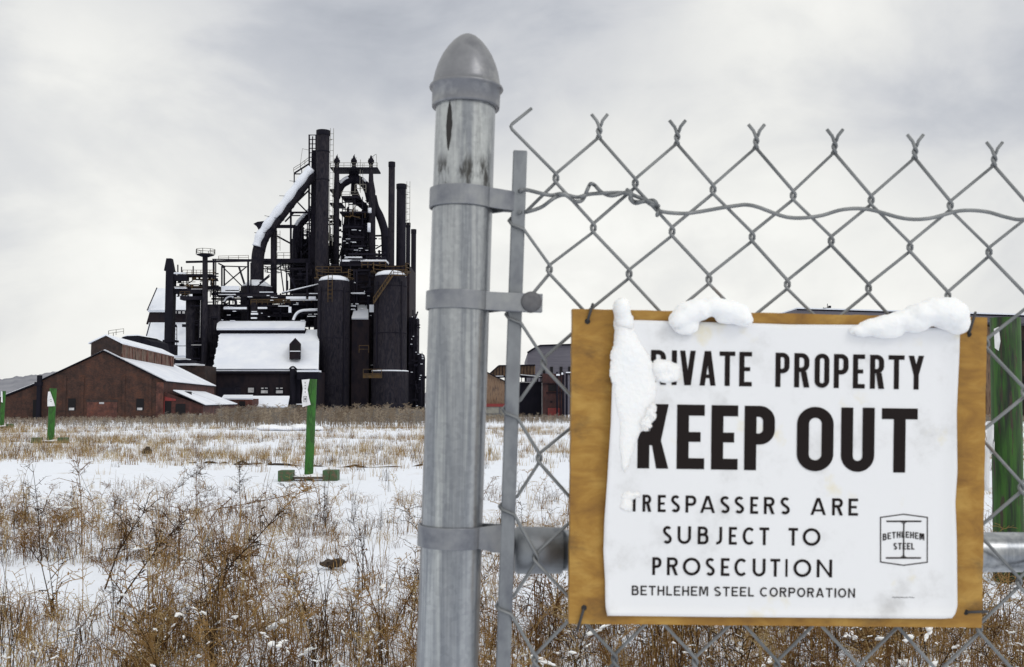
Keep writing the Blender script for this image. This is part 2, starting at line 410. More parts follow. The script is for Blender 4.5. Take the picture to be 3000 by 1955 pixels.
def lathe(mb, axis_xy, prof, n=28):
    """prof: (radius, z) from bottom to top"""
    vs = []
    for r, z in prof:
        for j in range(n):
            a = 2 * math.pi * j / n; vs.append((axis_xy[0] + r * math.cos(a), axis_xy[1] + r * math.sin(a), z))
    k = len(prof)
    fs = [(i * n + j, i * n + (j + 1) % n, (i + 1) * n + (j + 1) % n, (i + 1) * n + j) for i in range(k - 1) for j in range(n)]
    mb.add(vs, fs, True)
    o = len(mb.V) - len(vs)
    mb.Fc.append([o + (k - 1) * n + j for j in range(n)]); mb.S.append(False); mb.M.append(mb.mi)
    mb.Fc.append([o + j for j in range(n)][::-1]); mb.S.append(False); mb.M.append(mb.mi)

# ------------------------------------------------------------------ smokestacks
def stack(label, top, wpx, Y, mt, lad=None, bands=0):
    px, py = top; x = (px - 1500) / FPX * Y
    g = ground_pt(px, Y); zt = W(px, py, Y).z; r = m(wpx, Y) / 2; x = W(px, py, Y).x
    t_ = thing('smokestack', label, 'smokestack', (x, Y, g.z), 'tall smokestacks of the steelworks')
    mb = MB(); lathe(mb, (x, Y), [(r * 1.12, g.z - .3), (r * 1.08, g.z + (zt - g.z) * .3), (r, g.z + (zt - g.z) * .7), (r, zt - .001), (r * .8, zt), (r * .8, zt - 3)], 24)
    mb.build('flue', mt, t_)
    mb = MB(); lathe(mb, (x, Y), [(r * 1.015, zt - 1.1), (r * 1.09, zt - .9), (r * 1.09, zt + .12), (r * 1.02, zt + .15)], 24)
    for i in range(bands):
        z = zt - 5 - i * (zt - g.z) * .1; lathe(mb, (x, Y), [(r * 1.01, z), (r * 1.05, z + .05), (r * 1.05, z + .3), (r * 1.01, z + .35)], 24)
    mb.build('rim_bands', M['steel3'], t_)
    if lad:
        mb = MB(); lx = x + r + .55
        ladder(mb, (lx, Y, W(0, lad[1], Y).z), (lx, Y, W(0, lad[0], Y).z), .75, .10, 1.3)
        n = 5
        for i in range(n):
            z = W(0, lad[1], Y).z + (W(0, lad[0], Y).z - W(0, lad[1], Y).z) * (i + .5) / n
            if z < zt: mb.beam((x + r * .9, Y, z), (lx, Y, z), .12)
        mb.build('ladder', M['concrete'], t_)
stack('tallest and widest smokestack, beside the lattice hoist tower', (947, 385), 38, 234, M['steel2'], (376, 720), 2)
stack('thin second-highest smokestack rising behind the stove with the rusty stair', (1148, 477), 19, 238, M['steel2'])
stack('thick smokestack with a pale ladder, next to the thin second-highest one', (1176, 542), 28, 246, M['steel'], (532, 660))
stack('short thin smokestack between the pale-laddered stack and the lowest stack', (1196, 655), 13, 258, M['steel'])
stack('lowest smokestack of the works, last in the row', (1212, 674), 15, 266, M['steel'])

# ------------------------------------------------------------------ hot stoves
def stove(label, cx, half, ytop, Y, gallery, base=None):
    g = ground_pt(cx, Y); x = W(cx, 1000, Y).x; r = m(half, Y); zt = W(cx, ytop, Y - r).z
    t_ = thing('furnace_stove', label, 'stove', (x, Y, g.z), 'domed stoves in front of the furnace')
    prof = [(r * 1.02, g.z - .4)]
    if base:
        zb = W(cx, base, Y - r).z; prof = [(r * 1.13, g.z - .4), (r * 1.13, zb), (r * 1.02, zb + .15)]
    prof += [(r, zt - 1.6)]
    mb = MB(); lathe(mb, (x, Y), prof + [(r * .985, zt - 1.2), (r * .94, zt - .6), (r * .8, zt - .15), (r * .5, zt + .25), (r * .1, zt + .4)], 40)
    sh = mb.build('shell', M['steel2'], t_)
    mb = MB()
    for i in range(3):
        z = zt - 3.0 - i * 10.4
        if z > g.z + 2: lathe(mb, (x, Y), [(r * 1.012, z), (r * 1.03, z + .02), (r * 1.03, z + .18), (r * 1.012, z + .2)], 40)
    for a in (-2.3, -.75):
        mb.tube([(x + math.cos(a) * (r + .25), Y + math.sin(a) * (r + .25), z) for z in (g.z, zt - 2)], .14, 8)
    mb.build('shell_bands', M['steel'], sh)
    mb = MB(); lathe(mb, (x, Y), [(r * .95, zt - .55), (r * .93, zt - .2), (r * .8, zt + .25), (r * .5, zt + .62), (r * .1, zt + .75)], 40)
    mb.build('snow_cap', M['roofsnow'], t_)
    if base:
        mb = MB(); lathe(mb, (x, Y), [(r * 1.125, zb + .01), (r * 1.135, zb + .2), (r * 1.04, zb + .32), (r * 1.03, zb + .1)], 40); mb.build('ledge_snow', M['roofsnow'], t_)
    mb = MB()
    pts = [(x + math.cos(a) * r * 1.12, Y + math.sin(a) * r * 1.12, zt - .2 + gallery) for a in np.linspace(-.5, math.pi + .5, 14)]
    railing(mb, pts, 1.8, .16, 1.0)
    for p, q in zip(pts[:-1], pts[1:]): mb.beam(p, q, .9, .12)
    mb.build('gallery', M['rust'], t_, whole=True)
    return t_, x, r, zt, g.z
tl, lx, lr, lzt, lgz = stove('slimmer domed stove with snow cap, touching the broad snow-roofed hall', 977, 47, 812, 226, .3)
mb = MB(); ladder(mb, (lx - .2, 226 - lr - .25, lzt - 5.5), (lx - .2, 226 - lr - .25, lzt + .6), .9, .13, .8); mb.build('ladder', M['rust'], tl)
tr, rx, rr, rzt, rgz = stove('taller domed stove with a rusty stair and a snowy ledge', 1143, 48, 797, 227, .6, base=1088)
mb = MB()
pa = Vector(W(1094, 890, 223)); pb = Vector(W(1152, 806, 222.6))
for o_ in (0, 1.3): mb.beam(pa + Vector((0, 0, o_)), pb + Vector((0, 0, o_)), .16 if o_ else .26)
for i in range(12): c = pa.lerp(pb, i / 11); mb.beam(c, c + Vector((0, 0, 1.3)), .09); mb.beam(c + Vector((0, 0, .65)), c + Vector((.5, 0, .65)), .12)
mb.beam(pb, pb + Vector((3.0, .6, 0)), .7, .2); railing(mb, [pb, pb + Vector((3, .6, 0))], 1.2, .12, .8)
mb.build('stair', M['rust'], tr, whole=True)
mb = MB(); boxpx(mb, 1064, 1097, 1118, 1108, 221.5, .8); railing(mb, [W(1064, 1108, 221), W(1118, 1108, 221)], 1.9, .12, 1.4)
mb.build('platform', M['rust'], tr, whole=True)

# ------------------------------------------------------------------ blast furnace
YF = 246
g = ground_pt(1040, YF)
bf = thing('blast_furnace', 'black blast furnace tower topped by three upright pipes with valves', 'blast furnace', g)
mb = MB(); x = W(1038, 900, YF).x
lathe(mb, (x, YF), [(5.2, g.z), (5.2, 14), (4.2, 20), (3.6, 34), (2.9, 43), (2.6, 47)], 24); mb.build('shell', M['steel3'], bf)
mb = MB()
tubepx(mb, [(987, 468), (986, 560), (984, 800)], YF - 5, [13, 17, 19]); tubepx(mb, [(1087, 468), (1087, 500), (1087, 530), (1090, 560), (1090, 770)], YF - 5, [11, 12, 15, 20, 20])
tubepx(mb, [(1037, 470), (1037, 500), (1037, 570)], YF, [12, 13, 20])
mb.build('uptake_pipes', M['steel2'], bf)
mb = MB()
tubepx(mb, smooth_pts([(984, 580), (998, 545), (1018, 530), (1037, 523), (1058, 532), (1076, 552), (1086, 590)]), YF - 2, 25)
tubepx(mb, smooth_pts([(1037, 560), (1052, 592), (1070, 610), (1082, 640), (1086, 690)]), YF - 1, 22)
tubepx(mb, smooth_pts([(1092, 575), (1099, 606), (1112, 632), (1122, 660), (1128, 690), (1130, 770)]), YF - 3, 24)
tubepx(mb, smooth_pts([(930, 596), (915, 620), (893, 640), (876, 660), (870, 690), (869, 790)]), YF - 3, 26)
mb.build('gas_ducts', M['steel'], bf)
mb = MB()
tubepx(mb, smooth_pts([(912, 608), (896, 625), (876, 646), (866, 660)]), YF - 4.4, 10)
tubepx(mb, smooth_pts([(996, 536), (1008, 525), (1020, 519)]), YF - 3, 9); tubepx(mb, smooth_pts([(1062, 522), (1072, 532)]), YF - 3, 7)
for q in ((1083, 610, 1083, 624, 11), (1081, 654, 1081, 680, 10)): tubepx(mb, [q[:2], q[2:4]], YF - 6.4, q[4])
for xx in (1028, 1046): tubepx(mb, [(xx, 494), (xx, 516)], YF - 1.3, 5)
mb.build('snow_cover', M['roofsnow'], bf)
for px in (987, 1037, 1087):
    mb = MB(); Yv = YF - 5 if px != 1037 else YF
    lathe(mb, (W(px, 470, Yv).x, Yv), [(.5, W(0, 482, Yv).z), (.75, W(0, 476, Yv).z), (.75, W(0, 470, Yv).z), (.35, W(0, 464, Yv).z), (.15, W(0, 456, Yv).z)], 12)
    beampx(mb, (px - 8, 466), (px + 8, 463), Yv, 1.3); beampx(mb, (px, 463), (px + (2 if px < 1080 else 14), 452), Yv, 1.2)
    mb.build('bleeder_valve', M['steel3'], bf)
mb = MB(); p = W(1037, 505, YF - 1)
lathe(mb, (p.x, p.y), [(.5, p.z - 1.6), (1.2, p.z - .9), (1.25, p.z + .5), (.6, p.z + 1.3)], 16); mb.build('bell_hopper', M['steel3'], bf)
mb = MB()
for (x0, x1, y_, th) in ((968, 1106, 492, 4), (1000, 1052, 577, 6), (995, 1085, 622, 5), (965, 990, 556, 5), (965, 1000, 596, 4), (965, 985, 632, 3)):
    boxpx(mb, x0, y_ - th / 2, x1, y_ + th / 2, YF - 5.5, 6)
for xx in (1003, 1022, 1040, 1062): beampx(mb, (xx, 577), (xx, 660), YF - 5, 2.4)
clutter(mb, 1000, 1080, 655, 770, YF - 6, 120, 3, 6, 2, 6)
clutter(mb, 1000, 1080, 580, 660, YF - 5, 26, 4, 6, 1.5, 4)
clutter(mb, 885, 1000, 640, 800, YF - 4, 80, 5, 8, 2, 6)
clutter(mb, 1085, 1140, 690, 800, YF - 4, 40, 8, 8, 2, 6)
boxpx(mb, 1006, 655, 1076, 790, YF - 3, 5)
mb.build('framework', M['steel'], bf)
mb = MB()
railing(mb, [W(968, 492, YF - 5.5), W(1106, 492, YF - 5.5)], 1.2, .09, 1.5); railing(mb, [W(1000, 577, YF - 5.4), W(1050, 577, YF - 5.4)], 1.2, .1, 1.4)
beampx(mb, (1056, 468), (1054, 560), YF - 5, 1.3); beampx(mb, (1103, 452), (1103, 492), YF - 5, 1.1)
beampx(mb, (1062, 480), (1064, 560), YF - 4, 1.1)
railing(mb, [W(1040, 565, YF - 6), W(1072, 565, YF - 6)], 2.0, .12, 1.0)
mb.build('railings', M['concrete'], bf)
mb = MB(); rd = random.Random(12)
for i in range(14):
    xa = rd.uniform(1004, 1072); ya = rd.uniform(670, 765); l_ = rd.uniform(3, 18); boxpx(mb, xa, ya, min(1078, xa + l_), ya + rd.uniform(.8, 1.6), YF - 6.4, .4)
boxpx(mb, 1010, 752, 1060, 756, YF - 6.5, 1.0)
mb.build('ledge_snow', M['roofsnow'], bf)
mb = MB(); clutter(mb, 1000, 1070, 610, 640, YF - 6, 14, 21, 3, 1.5, 3, .3); mb.build('rusty_stairs', M['rust'], bf)

# furnace house in front of the tower, between and behind the stoves
YH = 234
g = ground_pt(1060, YH)
fh = thing('furnace_house', 'dark furnace house between the two stoves with snow along its flat top', 'industrial building', g)
mb = MB(); boxpx(mb, 925, 778, 1200, 1232, YH, 14); mb.build('wall', M['darkwall'], fh)
mb = MB(); boxpx(mb, 995, 768, 1132, 780, YH - 2.0, 6); clutter(mb, 1026, 1094, 780, 1220, YH - 3.5, 90, 31, 3, 2, 6); clutter(mb, 925, 1000, 770, 815, YH - 2, 26, 33, 2, 2, 5)
clutter(mb, 1000, 1130, 740, 800, YH - 2.5, 34, 35, 2, 2, 5)
clutter(mb, 925, 1095, 815, 905, YH - 3, 40, 36, 3, 1.5, 4)
mb.build('framework', M['steel'], fh)
mb = MB(); boxpx(mb, 996, 761, 1131, 766.5, YH - 2.2, 6)
rd = random.Random(5)
for i in range(12):
    xa = rd.uniform(1028, 1090); ya = rd.uniform(800, 1215); l_ = rd.uniform(2, 9); boxpx(mb, xa, ya, xa + l_, ya + rd.uniform(.9, 2.4), YH - 4, .6)
boxpx(mb, 1028, 857, 1068, 861, YH - 4, 1)
mb.prism([W(1030, 932, YH - 6), W(1079, 932, YH - 6), W(1079, 893, YH - 1), W(1040, 893, YH - 1)], (0, .3, -.3))
boxpx(mb, 1028, 895, 1042, 898, YH - 4, .5); boxpx(mb, 1028, 905, 1040, 908, YH - 4, .5); boxpx(mb, 1082, 893, 1096, 915, YH - 5, .4)
mb.build('roof_snow', M['roofsnow'], fh)
mb = MB(); boxpx(mb, 1028, 933, 1082, 1230, YH - 5.6, 5); mb.build('annex_wall', M['darkwall'], fh)
mb = MB(); railing(mb, [W(1052, 1034, 225), W(1080, 1034, 225)], 1.6, .1, 1.2); railing(mb, [W(1060, 785, 230), W(1130, 785, 230)], 1.4, .13, 1.2); railing(mb, [W(925, 800, 230), W(1000, 800, 230)], 1.4, .13, 1.2)
mb.build('railings', M['rust'], fh)

# vessels and pipes on the right side of the works
g = ground_pt(1235, 232)
pv = thing('gas_washer', 'domed black vessel tangled in pipes beside the stove with the rusty stair', 'tank', g)
mb = MB(); x = W(1232, 1100, 232).x
lathe(mb, (x, 232), [(1.05, g.z), (1.05, W(0, 1052, 232).z), (.9, W(0, 1042, 232).z), (.45, W(0, 1036, 232).z)], 16)
mb.build('vessel', M['steel3'], pv)
mb = MB(); boxpx(mb, 1196, 930, 1222, 1232, 232, 6); clutter(mb, 1194, 1224, 900, 1225, 230, 60, 41, 4, 2, 6); clutter(mb, 1222, 1246, 1050, 1225, 229.5, 26, 42, 3, 1.5, 4)
for y_ in (952, 960): boxpx(mb, 1218, y_ - 1.5, 1230, y_ + 1.5, 231, 1)
mb.build('pipework', M['steel'], pv)
mb = MB(); rd = random.Random(9)
for i in range(18):
    xa = rd.uniform(1198, 1240); ya = rd.uniform(1030 if xa > 1222 else 925, 1210); boxpx(mb, xa, ya, xa + rd.uniform(2, 6), ya + 1.6, 229, .5)
mb.build('snow_patches', M['roofsnow'], pv)

# big inclined downcomer with snow along its back
dp = [(922, 500), (903, 521), (874, 558), (845, 597), (816, 634), (789, 668), (770, 697), (760, 728), (755, 760), (754, 832)]
g = ground_pt(754, 236)
dc = thing('downcomer_pipe', 'huge inclined gas pipe with a long strip of snow on its back', 'pipe', g)
mb = MB(); tubepx(mb, smooth_pts(dp, 5), 236, 37, 20); mb.build('pipe', M['steel2'], dc)
sp = smooth_pts(dp[:8], 5); mb = MB()
mb_pts = [W(p[0] - 9, p[1] - 7, 234.6) for p in sp]; mb.tube(mb_pts, [m(24 + 3 * math.sin(i * 1.1), 236) / 2 for i in range(len(mb_pts))], 14); mb.build('snow_strip', M['roofsnow'], dc)
mb = MB()
for p in dp[2:9:1]: tubepx(mb, [(p[0] - 2, p[1] + 3), (p[0] + 2, p[1] - 3)], 236, 39, 18, False)
for (a, b_) in (((848, 530), (876, 533)), ((818, 574), (853, 575)), ((775, 632), (812, 640)), ((745, 682), (790, 681))): beampx(mb, a, b_, 234, 1.2)
mb.build('flanges', M['steel'], dc)
# dust catcher under it
g = ground_pt(752, 236); x = W(752, 850, 236).x
du = thing('dust_catcher', 'squat round dust catcher with snowy cone under the inclined pipe', 'tank', g)
mb = MB(); lathe(mb, (x, 236), [(2.2, g.z), (2.4, 6), (3.6, W(0, 900, 236).z), (3.6, W(0, 842, 236).z)], 24); mb.build('vessel', M['steel2'], du)
mb = MB(); lathe(mb, (x, 236), [(3.62, W(0, 842, 236).z), (3.2, W(0, 836, 236).z), (1.6, W(0, 822, 236).z)], 24); mb.build('snow_cone', M['roofsnow'], du)

# skip hoist tower
g = ground_pt(915, 238)
ht = thing('hoist_tower', 'open lattice hoist tower against the tallest smokestack', 'tower', g)
mb = MB()
for px in (906, 926):
    for yy in (237, 240): beampx(mb, (px, 395, yy), (px, 1225, yy), yy, 4)
for py in list(range(396, 480, 13)) + list(range(500, 1200, 40)):
    for yy in (237, 240): beampx(mb, (906, py, yy), (926, py, yy), yy, 2.2)
for py in range(520, 900, 40): beampx(mb, (906, py), (926, py + 40), 237, 2)
beampx(mb, (916, 400), (914, 470), 238, 3); boxpx(mb, 908, 452, 930, 800, 238.5, 3); boxpx(mb, 914, 440, 926, 470, 237.5, 2)
beampx(mb, (862, 508), (906, 480), 238, 4); beampx(mb, (862, 508), (862, 536), 238, 3); beampx(mb, (884, 495), (884, 520), 238, 2); beampx(mb, (862, 510), (890, 510), 238, 3)
mb.build('lattice', M['steel'], ht)
mb = MB(); railing(mb, [W(860, 506, 237.5), W(880, 494, 237.5), W(906, 474, 237.5)], 1.1, .1, 1.2); beampx(mb, (886, 436), (880, 480), 238, .9); beampx(mb, (886, 436), (904, 440), 238, 1.0)
mb.build('railings', M['concrete'], ht)
# braced frame carrying the inclined pipe
g = ground_pt(830, 240)
fr = thing('braced_frame', 'steel braced frame standing under the inclined snowy pipe', 'steel frame', g)
mb = MB()
for (a, b_, w_) in (((905, 545), (905, 640), 4), ((852, 610), (852, 900), 5), ((870, 592), (908, 555), 4), ((869, 590), (900, 622), 4), ((850, 623), (912, 623), 5), ((852, 632), (880, 632), 3),
                    ((862, 622), (835, 650), 4), ((787, 664), (862, 664), 9), ((808, 690), (852, 714), 5), ((788, 640), (788, 668), 3), ((796, 650), (796, 664), 3), ((808, 640), (808, 664), 2)):
    beampx(mb, a, b_, 240, w_)
clutter(mb, 868, 928, 640, 770, 239, 60, 50, 5, 1.5, 5, .4); clutter(mb, 770, 860, 770, 800, 237, 30, 52, 3, 1.2, 3, .3)
boxpx(mb, 760, 758, 935, 770, 238, 4); clutter(mb, 770, 930, 765, 800, 238, 24, 51, 3, 2, 4)
mb.build('beams', M['steel'], fr)
mb = MB(); tubepx(mb, [(802, 668), (802, 890)], 238, 18, 14); mb.build('pipe_column', M['steel2'], fr)
mb = MB(); ladder(mb, W(816, 735, 237), W(816, 676, 237), .7, .1, .9); mb.build('ladder', M['concrete'], fr); mb = MB(); railing(mb, [W(812, 757, 237), W(850, 757, 237)], 1.3, .1, 1.2); mb.build('railing', M['concrete'], fr)
mb = MB(); p = [W(742, 656, 234), W(754, 650, 234), W(779, 647, 234), W(780, 656, 234), W(770, 668, 234), W(757, 673, 234), W(752, 664, 234)]
mb.prism(p, (0, 2, 0)); beampx(mb, (775, 658), (790, 656), 235, 4); mb.build('vent_flap', M['steel3'], fr)

# ------------------------------------------------------------------ trestle and pipe bridge left of the furnace
YT = 232
g = ground_pt(680, YT)
tb = thing('pipe_trestle', 'tall lattice pipe trestle with cross braces behind the snow-roofed hall', 'trestle', g)
mb = MB()
for (a, b_, w_) in (((545, 768), (735, 764), 6), ((622, 760), (800, 762), 3), ((626, 760), (626, 945), 5), ((632, 762), (632, 945), 3), ((650, 780), (650, 900), 4), ((657, 780), (657, 900), 4),
                    ((727, 760), (727, 940), 5), ((735, 770), (735, 900), 3), ((650, 780), (725, 782), 3), ((652, 782), (708, 838), 3), ((640, 850), (722, 782), 3), ((700, 782), (716, 832), 5), ((640, 772), (660, 782), 4),
                    ((620, 862), (812, 862), 7), ((620, 876), (935, 878), 5), ((640, 896), (845, 896), 5), ((755, 838), (790, 810), 3), ((760, 830), (790, 805), 3), ((845, 800), (868, 848), 5), ((820, 770), (832, 860), 3),
                    ((840, 800), (840, 870), 4), ((900, 770), (900, 945), 5), ((822, 860), (822, 945), 4), ((810, 886), (935, 884), 5), ((800, 918), (935, 920), 4), ((645, 914), (640, 940), 3)):
    beampx(mb, a, b_, YT, w_)
clutter(mb, 622, 720, 845, 940, YT + 1, 60, 61, 6, 2, 6); clutter(mb, 715, 935, 868, 940, YT + 1, 110, 62, 6, 2, 6); clutter(mb, 840, 930, 780, 850, YT + 2, 40, 63, 4, 2, 5)
boxpx(mb, 610, 892, 940, 955, YT + 6, 5); boxpx(mb, 850, 700, 940, 860, YT + 12, 3)
mb.build('framework', M['steel'], tb)
mb = MB(); tubepx(mb, [(640, 868), (935, 868)], YT - 1, 9, 10); tubepx(mb, [(650, 908), (725, 908)], YT - 1, 10, 10); tubepx(mb, smooth_pts([(858, 945), (866, 925), (885, 916), (935, 914)]), YT - 2, 11, 10)
tubepx(mb, [(826, 860), (936, 834)], YT - 2, 5, 8); tubepx(mb, [(745, 880), (745, 935)], YT - 1, 22, 12); tubepx(mb, [(840, 882), (935, 880)], YT - 2, 12, 10)
tubepx(mb, smooth_pts([(655, 890), (664, 876), (676, 872), (690, 882), (690, 900)]), YT - 1, 8, 10)
mb.build('pipes', M['steel2'], tb)
mb = MB()
for (x0, y0, x1, y1) in ((655, 900, 722, 906), (755, 900, 782, 905), (838, 869, 896, 876), (904, 869, 925, 877), (640, 862, 690, 864), (735, 917, 755, 922), (735, 930, 752, 934), (850, 878, 935, 880), (905, 904, 935, 911),
                         (760, 855, 800, 857), (905, 859, 934, 861), (815, 896, 846, 898), (648, 838, 700, 856), (845, 899, 853, 916), (900, 926, 925, 928), (660, 850, 700, 853), (737, 912, 752, 914)):
    boxpx(mb, x0, y0, x1, y1, YT - 3.2, .5)
tubepx(mb, smooth_pts([(859, 938), (868, 920), (886, 910), (930, 908)]), YT - 3, 8, 10); tubepx(mb, [(827, 857), (935, 832)], YT - 2.3, 3.5, 8)
tubepx(mb, smooth_pts([(656, 884), (664, 873), (676, 869), (684, 872)]), YT - 1.6, 5, 8)
rd = random.Random(77)
for i in range(20):
    xa = rd.uniform(640, 925); ya = rd.uniform(862, 940); boxpx(mb, xa, ya, xa + rd.uniform(3, 16), ya + rd.uniform(.8, 1.8), YT - 3.4, .3)
mb.build('snow_ledges', M['roofsnow'], tb)
mb = MB(); railing(mb, [W(735, 888, YT - 2.6), W(935, 886, YT - 2.6)], .8, .13, 1.6); railing(mb, [W(735, 892, YT - 3), W(850, 892, YT - 3)], 1.0, .1, 1.2); railing(mb, [W(640, 762, YT), W(728, 760, YT)], .9, .08, 2)
mb.build('railings', M['rust'], tb)

# ------------------------------------------------------------------ left end: duct, column with platform, towers
YL = 226
g = ground_pt(494, YL)
bd = thing('square_duct', 'tall square black duct with a tapered top before the white-roofed stock building', 'chimney', g)
mb = MB(); boxpx(mb, 480, 793, 508, 1040, YL, 2.2)
a = [W(480, 793, YL), W(508, 793, YL), W(501, 757, YL + .4), W(487, 757, YL + .4)]; mb.prism(a, (0, 1.5, 0))
boxpx(mb, 476, 996, 512, 1002, YL - .3, 2.8); boxpx(mb, 477, 1010, 510, 1040, YL - .15, 2.5); mb.build('shaft', M['steel3'], bd)
mb = MB(); boxpx(mb, 508, 806, 548, 822, YL + .3, 1.6); boxpx(mb, 508, 846, 590, 860, YL + .6, 1.6); mb.build('branch_ducts', M['steel3'], bd)
mb = MB(); tubepx(mb, [(494, 802), (510, 801), (546, 801)], YL + .4, 6, 10); boxpx(mb, 512, 843, 546, 846, YL + .3, .8); mb.build('snow_cover', M['roofsnow'], bd)
mb = MB(); ladder(mb, W(514, 1040, YL - 1), W(514, 955, YL - 1), .6, .12, .9); mb.build('ladder', M['steel'], bd); mb = MB(); tubepx(mb, [(509, 955), (517, 955)], YL - 1, 8, 8); mb.build('vent', M['steel'], bd); mb = MB(); boxpx(mb, 430, 1013, 590, 1014.5, YL - 1, .2); mb.build('catwalk', M['steel'], bd)

g = ground_pt(602, YL)
cp = thing('platform_column', 'tall black column with a railed round platform on its head', 'chimney', g)
mb = MB(); x = W(601, 800, YL).x; tubepx(mb, [(601, 748), (600, 1085)], YL, [15, 19], 16); mb.build('column', M['steel2'], cp)
mb = MB(); lathe(mb, (x, YL), [(.6, W(0, 754, YL).z), (1.9, W(0, 748, YL).z), (1.9, W(0, 746, YL).z)], 16); mb.build('platform', M['steel3'], cp)
mb = MB(); railing(mb, [(x + 2.1 * math.cos(a), YL + 2.1 * math.sin(a), W(0, 746, YL).z) for a in np.linspace(0, 2 * math.pi, 9)], 1.1, .1, 1.0); mb.build('railing', M['concrete'], cp)

g = ground_pt(590, YL + 4)
ct = thing('washer_tower', 'cluster of dark round washer towers below the platform column', 'tower', g)
mb = MB(); tubepx(mb, [(563, 872), (563, 1090)], YL + 3, 36, 18); tubepx(mb, [(625, 895), (625, 1090)], YL + 3, 40, 18); tubepx(mb, [(585, 860), (585, 1090)], YL + 4, 22, 12)
boxpx(mb, 580, 892, 642, 1110, YL + 5, 5); mb.build('vessels', M['steel2'], ct)
mb = MB(); clutter(mb, 545, 640, 880, 1080, YL + .5, 70, 71, 3, 1.5, 5); clutter(mb, 515, 640, 800, 870, YL + 1, 60, 72, 3, 1.5, 4, .05)
boxpx(mb, 527, 868, 592, 878, YL + .2, 3); boxpx(mb, 520, 803, 620, 809, YL + .5, 3); boxpx(mb, 508, 838, 640, 846, YL + 2, 3)
for px, y0 in ((521, 776), (532, 782), (566, 780)): beampx(mb, (px, y0), (px, 806), YL + 1, 3)
mb.build('pipework', M['steel'], ct)
mb = MB(); railing(mb, [W(535, 806, YL + .3), W(628, 806, YL + .3)], 1.1, .09, 1); railing(mb, [W(527, 868, YL), W(556, 868, YL)], 1, .09, 1); clutter(mb, 535, 630, 795, 850, YL + .4, 22, 74, 2, 1.2, 2.5)
mb.build('railings', M['rust'], ct)
mb = MB()
for (x0, y0, x1, y1) in ((585, 880, 588, 990), (510, 840, 545, 843), (560, 846, 600, 848), (560, 1010, 590, 1012)): boxpx(mb, x0, y0, x1, y1, YL - .3, .2)
mb.build('pale_streaks', M['paleglass'], ct)

# white-roofed building far left behind the duct
YB = 268
g = ground_pt(480, YB)
wb = thing('stock_house', 'two-tiered building with big snow-white roofs behind the square duct', 'industrial building', g)
dpt = Vector((0, 16, 0))
mb = MB(); mb.prism([W(420, 1050, YB), W(600, 1050, YB), W(600, 1225, YB), W(420, 1225, YB)], dpt)
mb.prism([W(440, 908, YB + 5), W(600, 908, YB + 5), W(600, 950, YB + 5), W(428, 950, YB + 5)], (0, 10, 0)); mb.build('wall', M['darkwall'], wb)
mb = MB(); mb.prism([W(432, 908, YB + 4), W(600, 908, YB + 4), W(600, 845, YB + 10), W(460, 845, YB + 10)], (0, .5, -.6))
mb.prism([W(414, 1042, YB - 1), W(600, 1042, YB - 1), W(600, 945, YB + 5), W(436, 945, YB + 5)], (0, .5, -.6)); mb.build('snowy_roof', M['roofsnow'], wb)
mb = MB(); beampx(mb, (431, 910), (460, 843), YB + 4, 2.5); beampx(mb, (413, 1042), (440, 945), YB - 1, 2.5); boxpx(mb, 505, 910, 545, 921, YB + 3, 1); boxpx(mb, 533, 950, 545, 958, YB + 1, 1); mb.build('roof_trim', M['steel3'], wb)
mb = MB()
for xx in (510, 522, 534): boxpx(mb, xx, 912, xx + 7, 919, YB + 2.8, .3)
mb.build('windows', M['paleglass'], wb)

# big snow-roofed cast house in front
YC = 214
g = ground_pt(780, YC)
ch = thing('cast_house', 'long black-walled hall with a broad snow-white roof and small dormer', 'industrial building', g)
pe0 = W(624, 1081, YC); pe1 = W(933, 1081, YC); pr0 = W(645, 966, YC + 13); pr1 = W(936, 966, YC + 13)
mb = MB(); x0 = W(600, 1081, YC + .6).x; x1 = W(931, 1081, YC + .6).x
mb.box(((x0 + x1) / 2, YC + 7, (pe0.z - .5 + g.z - 1) / 2), (x1 - x0, 12.5, pe0.z - .5 - g.z + 1))
mb.prism([W(580, 1095, YC + .7), W(640, 1085, YC + .7), W(640, 1225, YC + .7), W(580, 1225, YC + .7)], (0, 8, 0)); mb.build('wall', M['darkwall'], ch)
mb = MB(); 
N_ = 24; rowsv = []
for i in range(N_ + 1):
    f_ = i / N_; jag = random.uniform(-.25, .25)
    a = pe0.lerp(pr0, f_) + Vector((jag, 0, 0)); b_ = pe1.lerp(pr1, f_); rowsv += [a, b_]
mb.add(rowsv, [(2 * i, 2 * i + 1, 2 * i + 3, 2 * i + 2) for i in range(N_)])
mb.add([v + Vector((0, .1, -.45)) for v in rowsv], [(2 * i, 2 * i + 2, 2 * i + 3, 2 * i + 1) for i in range(N_)])
mb.build('snowy_roof', M['roofsnow'], ch)
mb = MB(); mb.beam(pe0 + Vector((0, .2, -.7)), pe1 + Vector((0, .2, -.7)), .5, .5)
mb.add([pe0 + Vector((-.35, .4, -.65)), pe1 + Vector((0, .4, -.65)), pr1 + Vector((0, .4, -.65)), pr0 + Vector((-.35, .4, -.65))], [(0, 1, 2, 3)])
boxpx(mb, 640, 962, 894, 982, YC + 11.6, 3); mb.build('eaves', M['steel3'], ch)
mb = MB(); mb.prism([W(634, 962, YC + 10.6), W(892, 962, YC + 10.6), W(896, 941, YC + 15), W(637, 941, YC + 15)], (0, .3, -.4)); mb.build('ridge_monitor', M['roofsnow'], ch)
mb = MB(); q = [(848, 1052), (881, 1052), (882, 1008), (865, 990), (848, 1008)]
mb.prism([W(a, b_, YC + 1.5) for a, b_ in q], (-1.75, 8, 0)); dm = mb.build('dormer', M['darkwall'], ch)
mb = MB(); boxpx(mb, 849, 1028, 880, 1030.5, YC + 1.3, .15); mb.build('sill_snow', M['roofsnow'], dm)
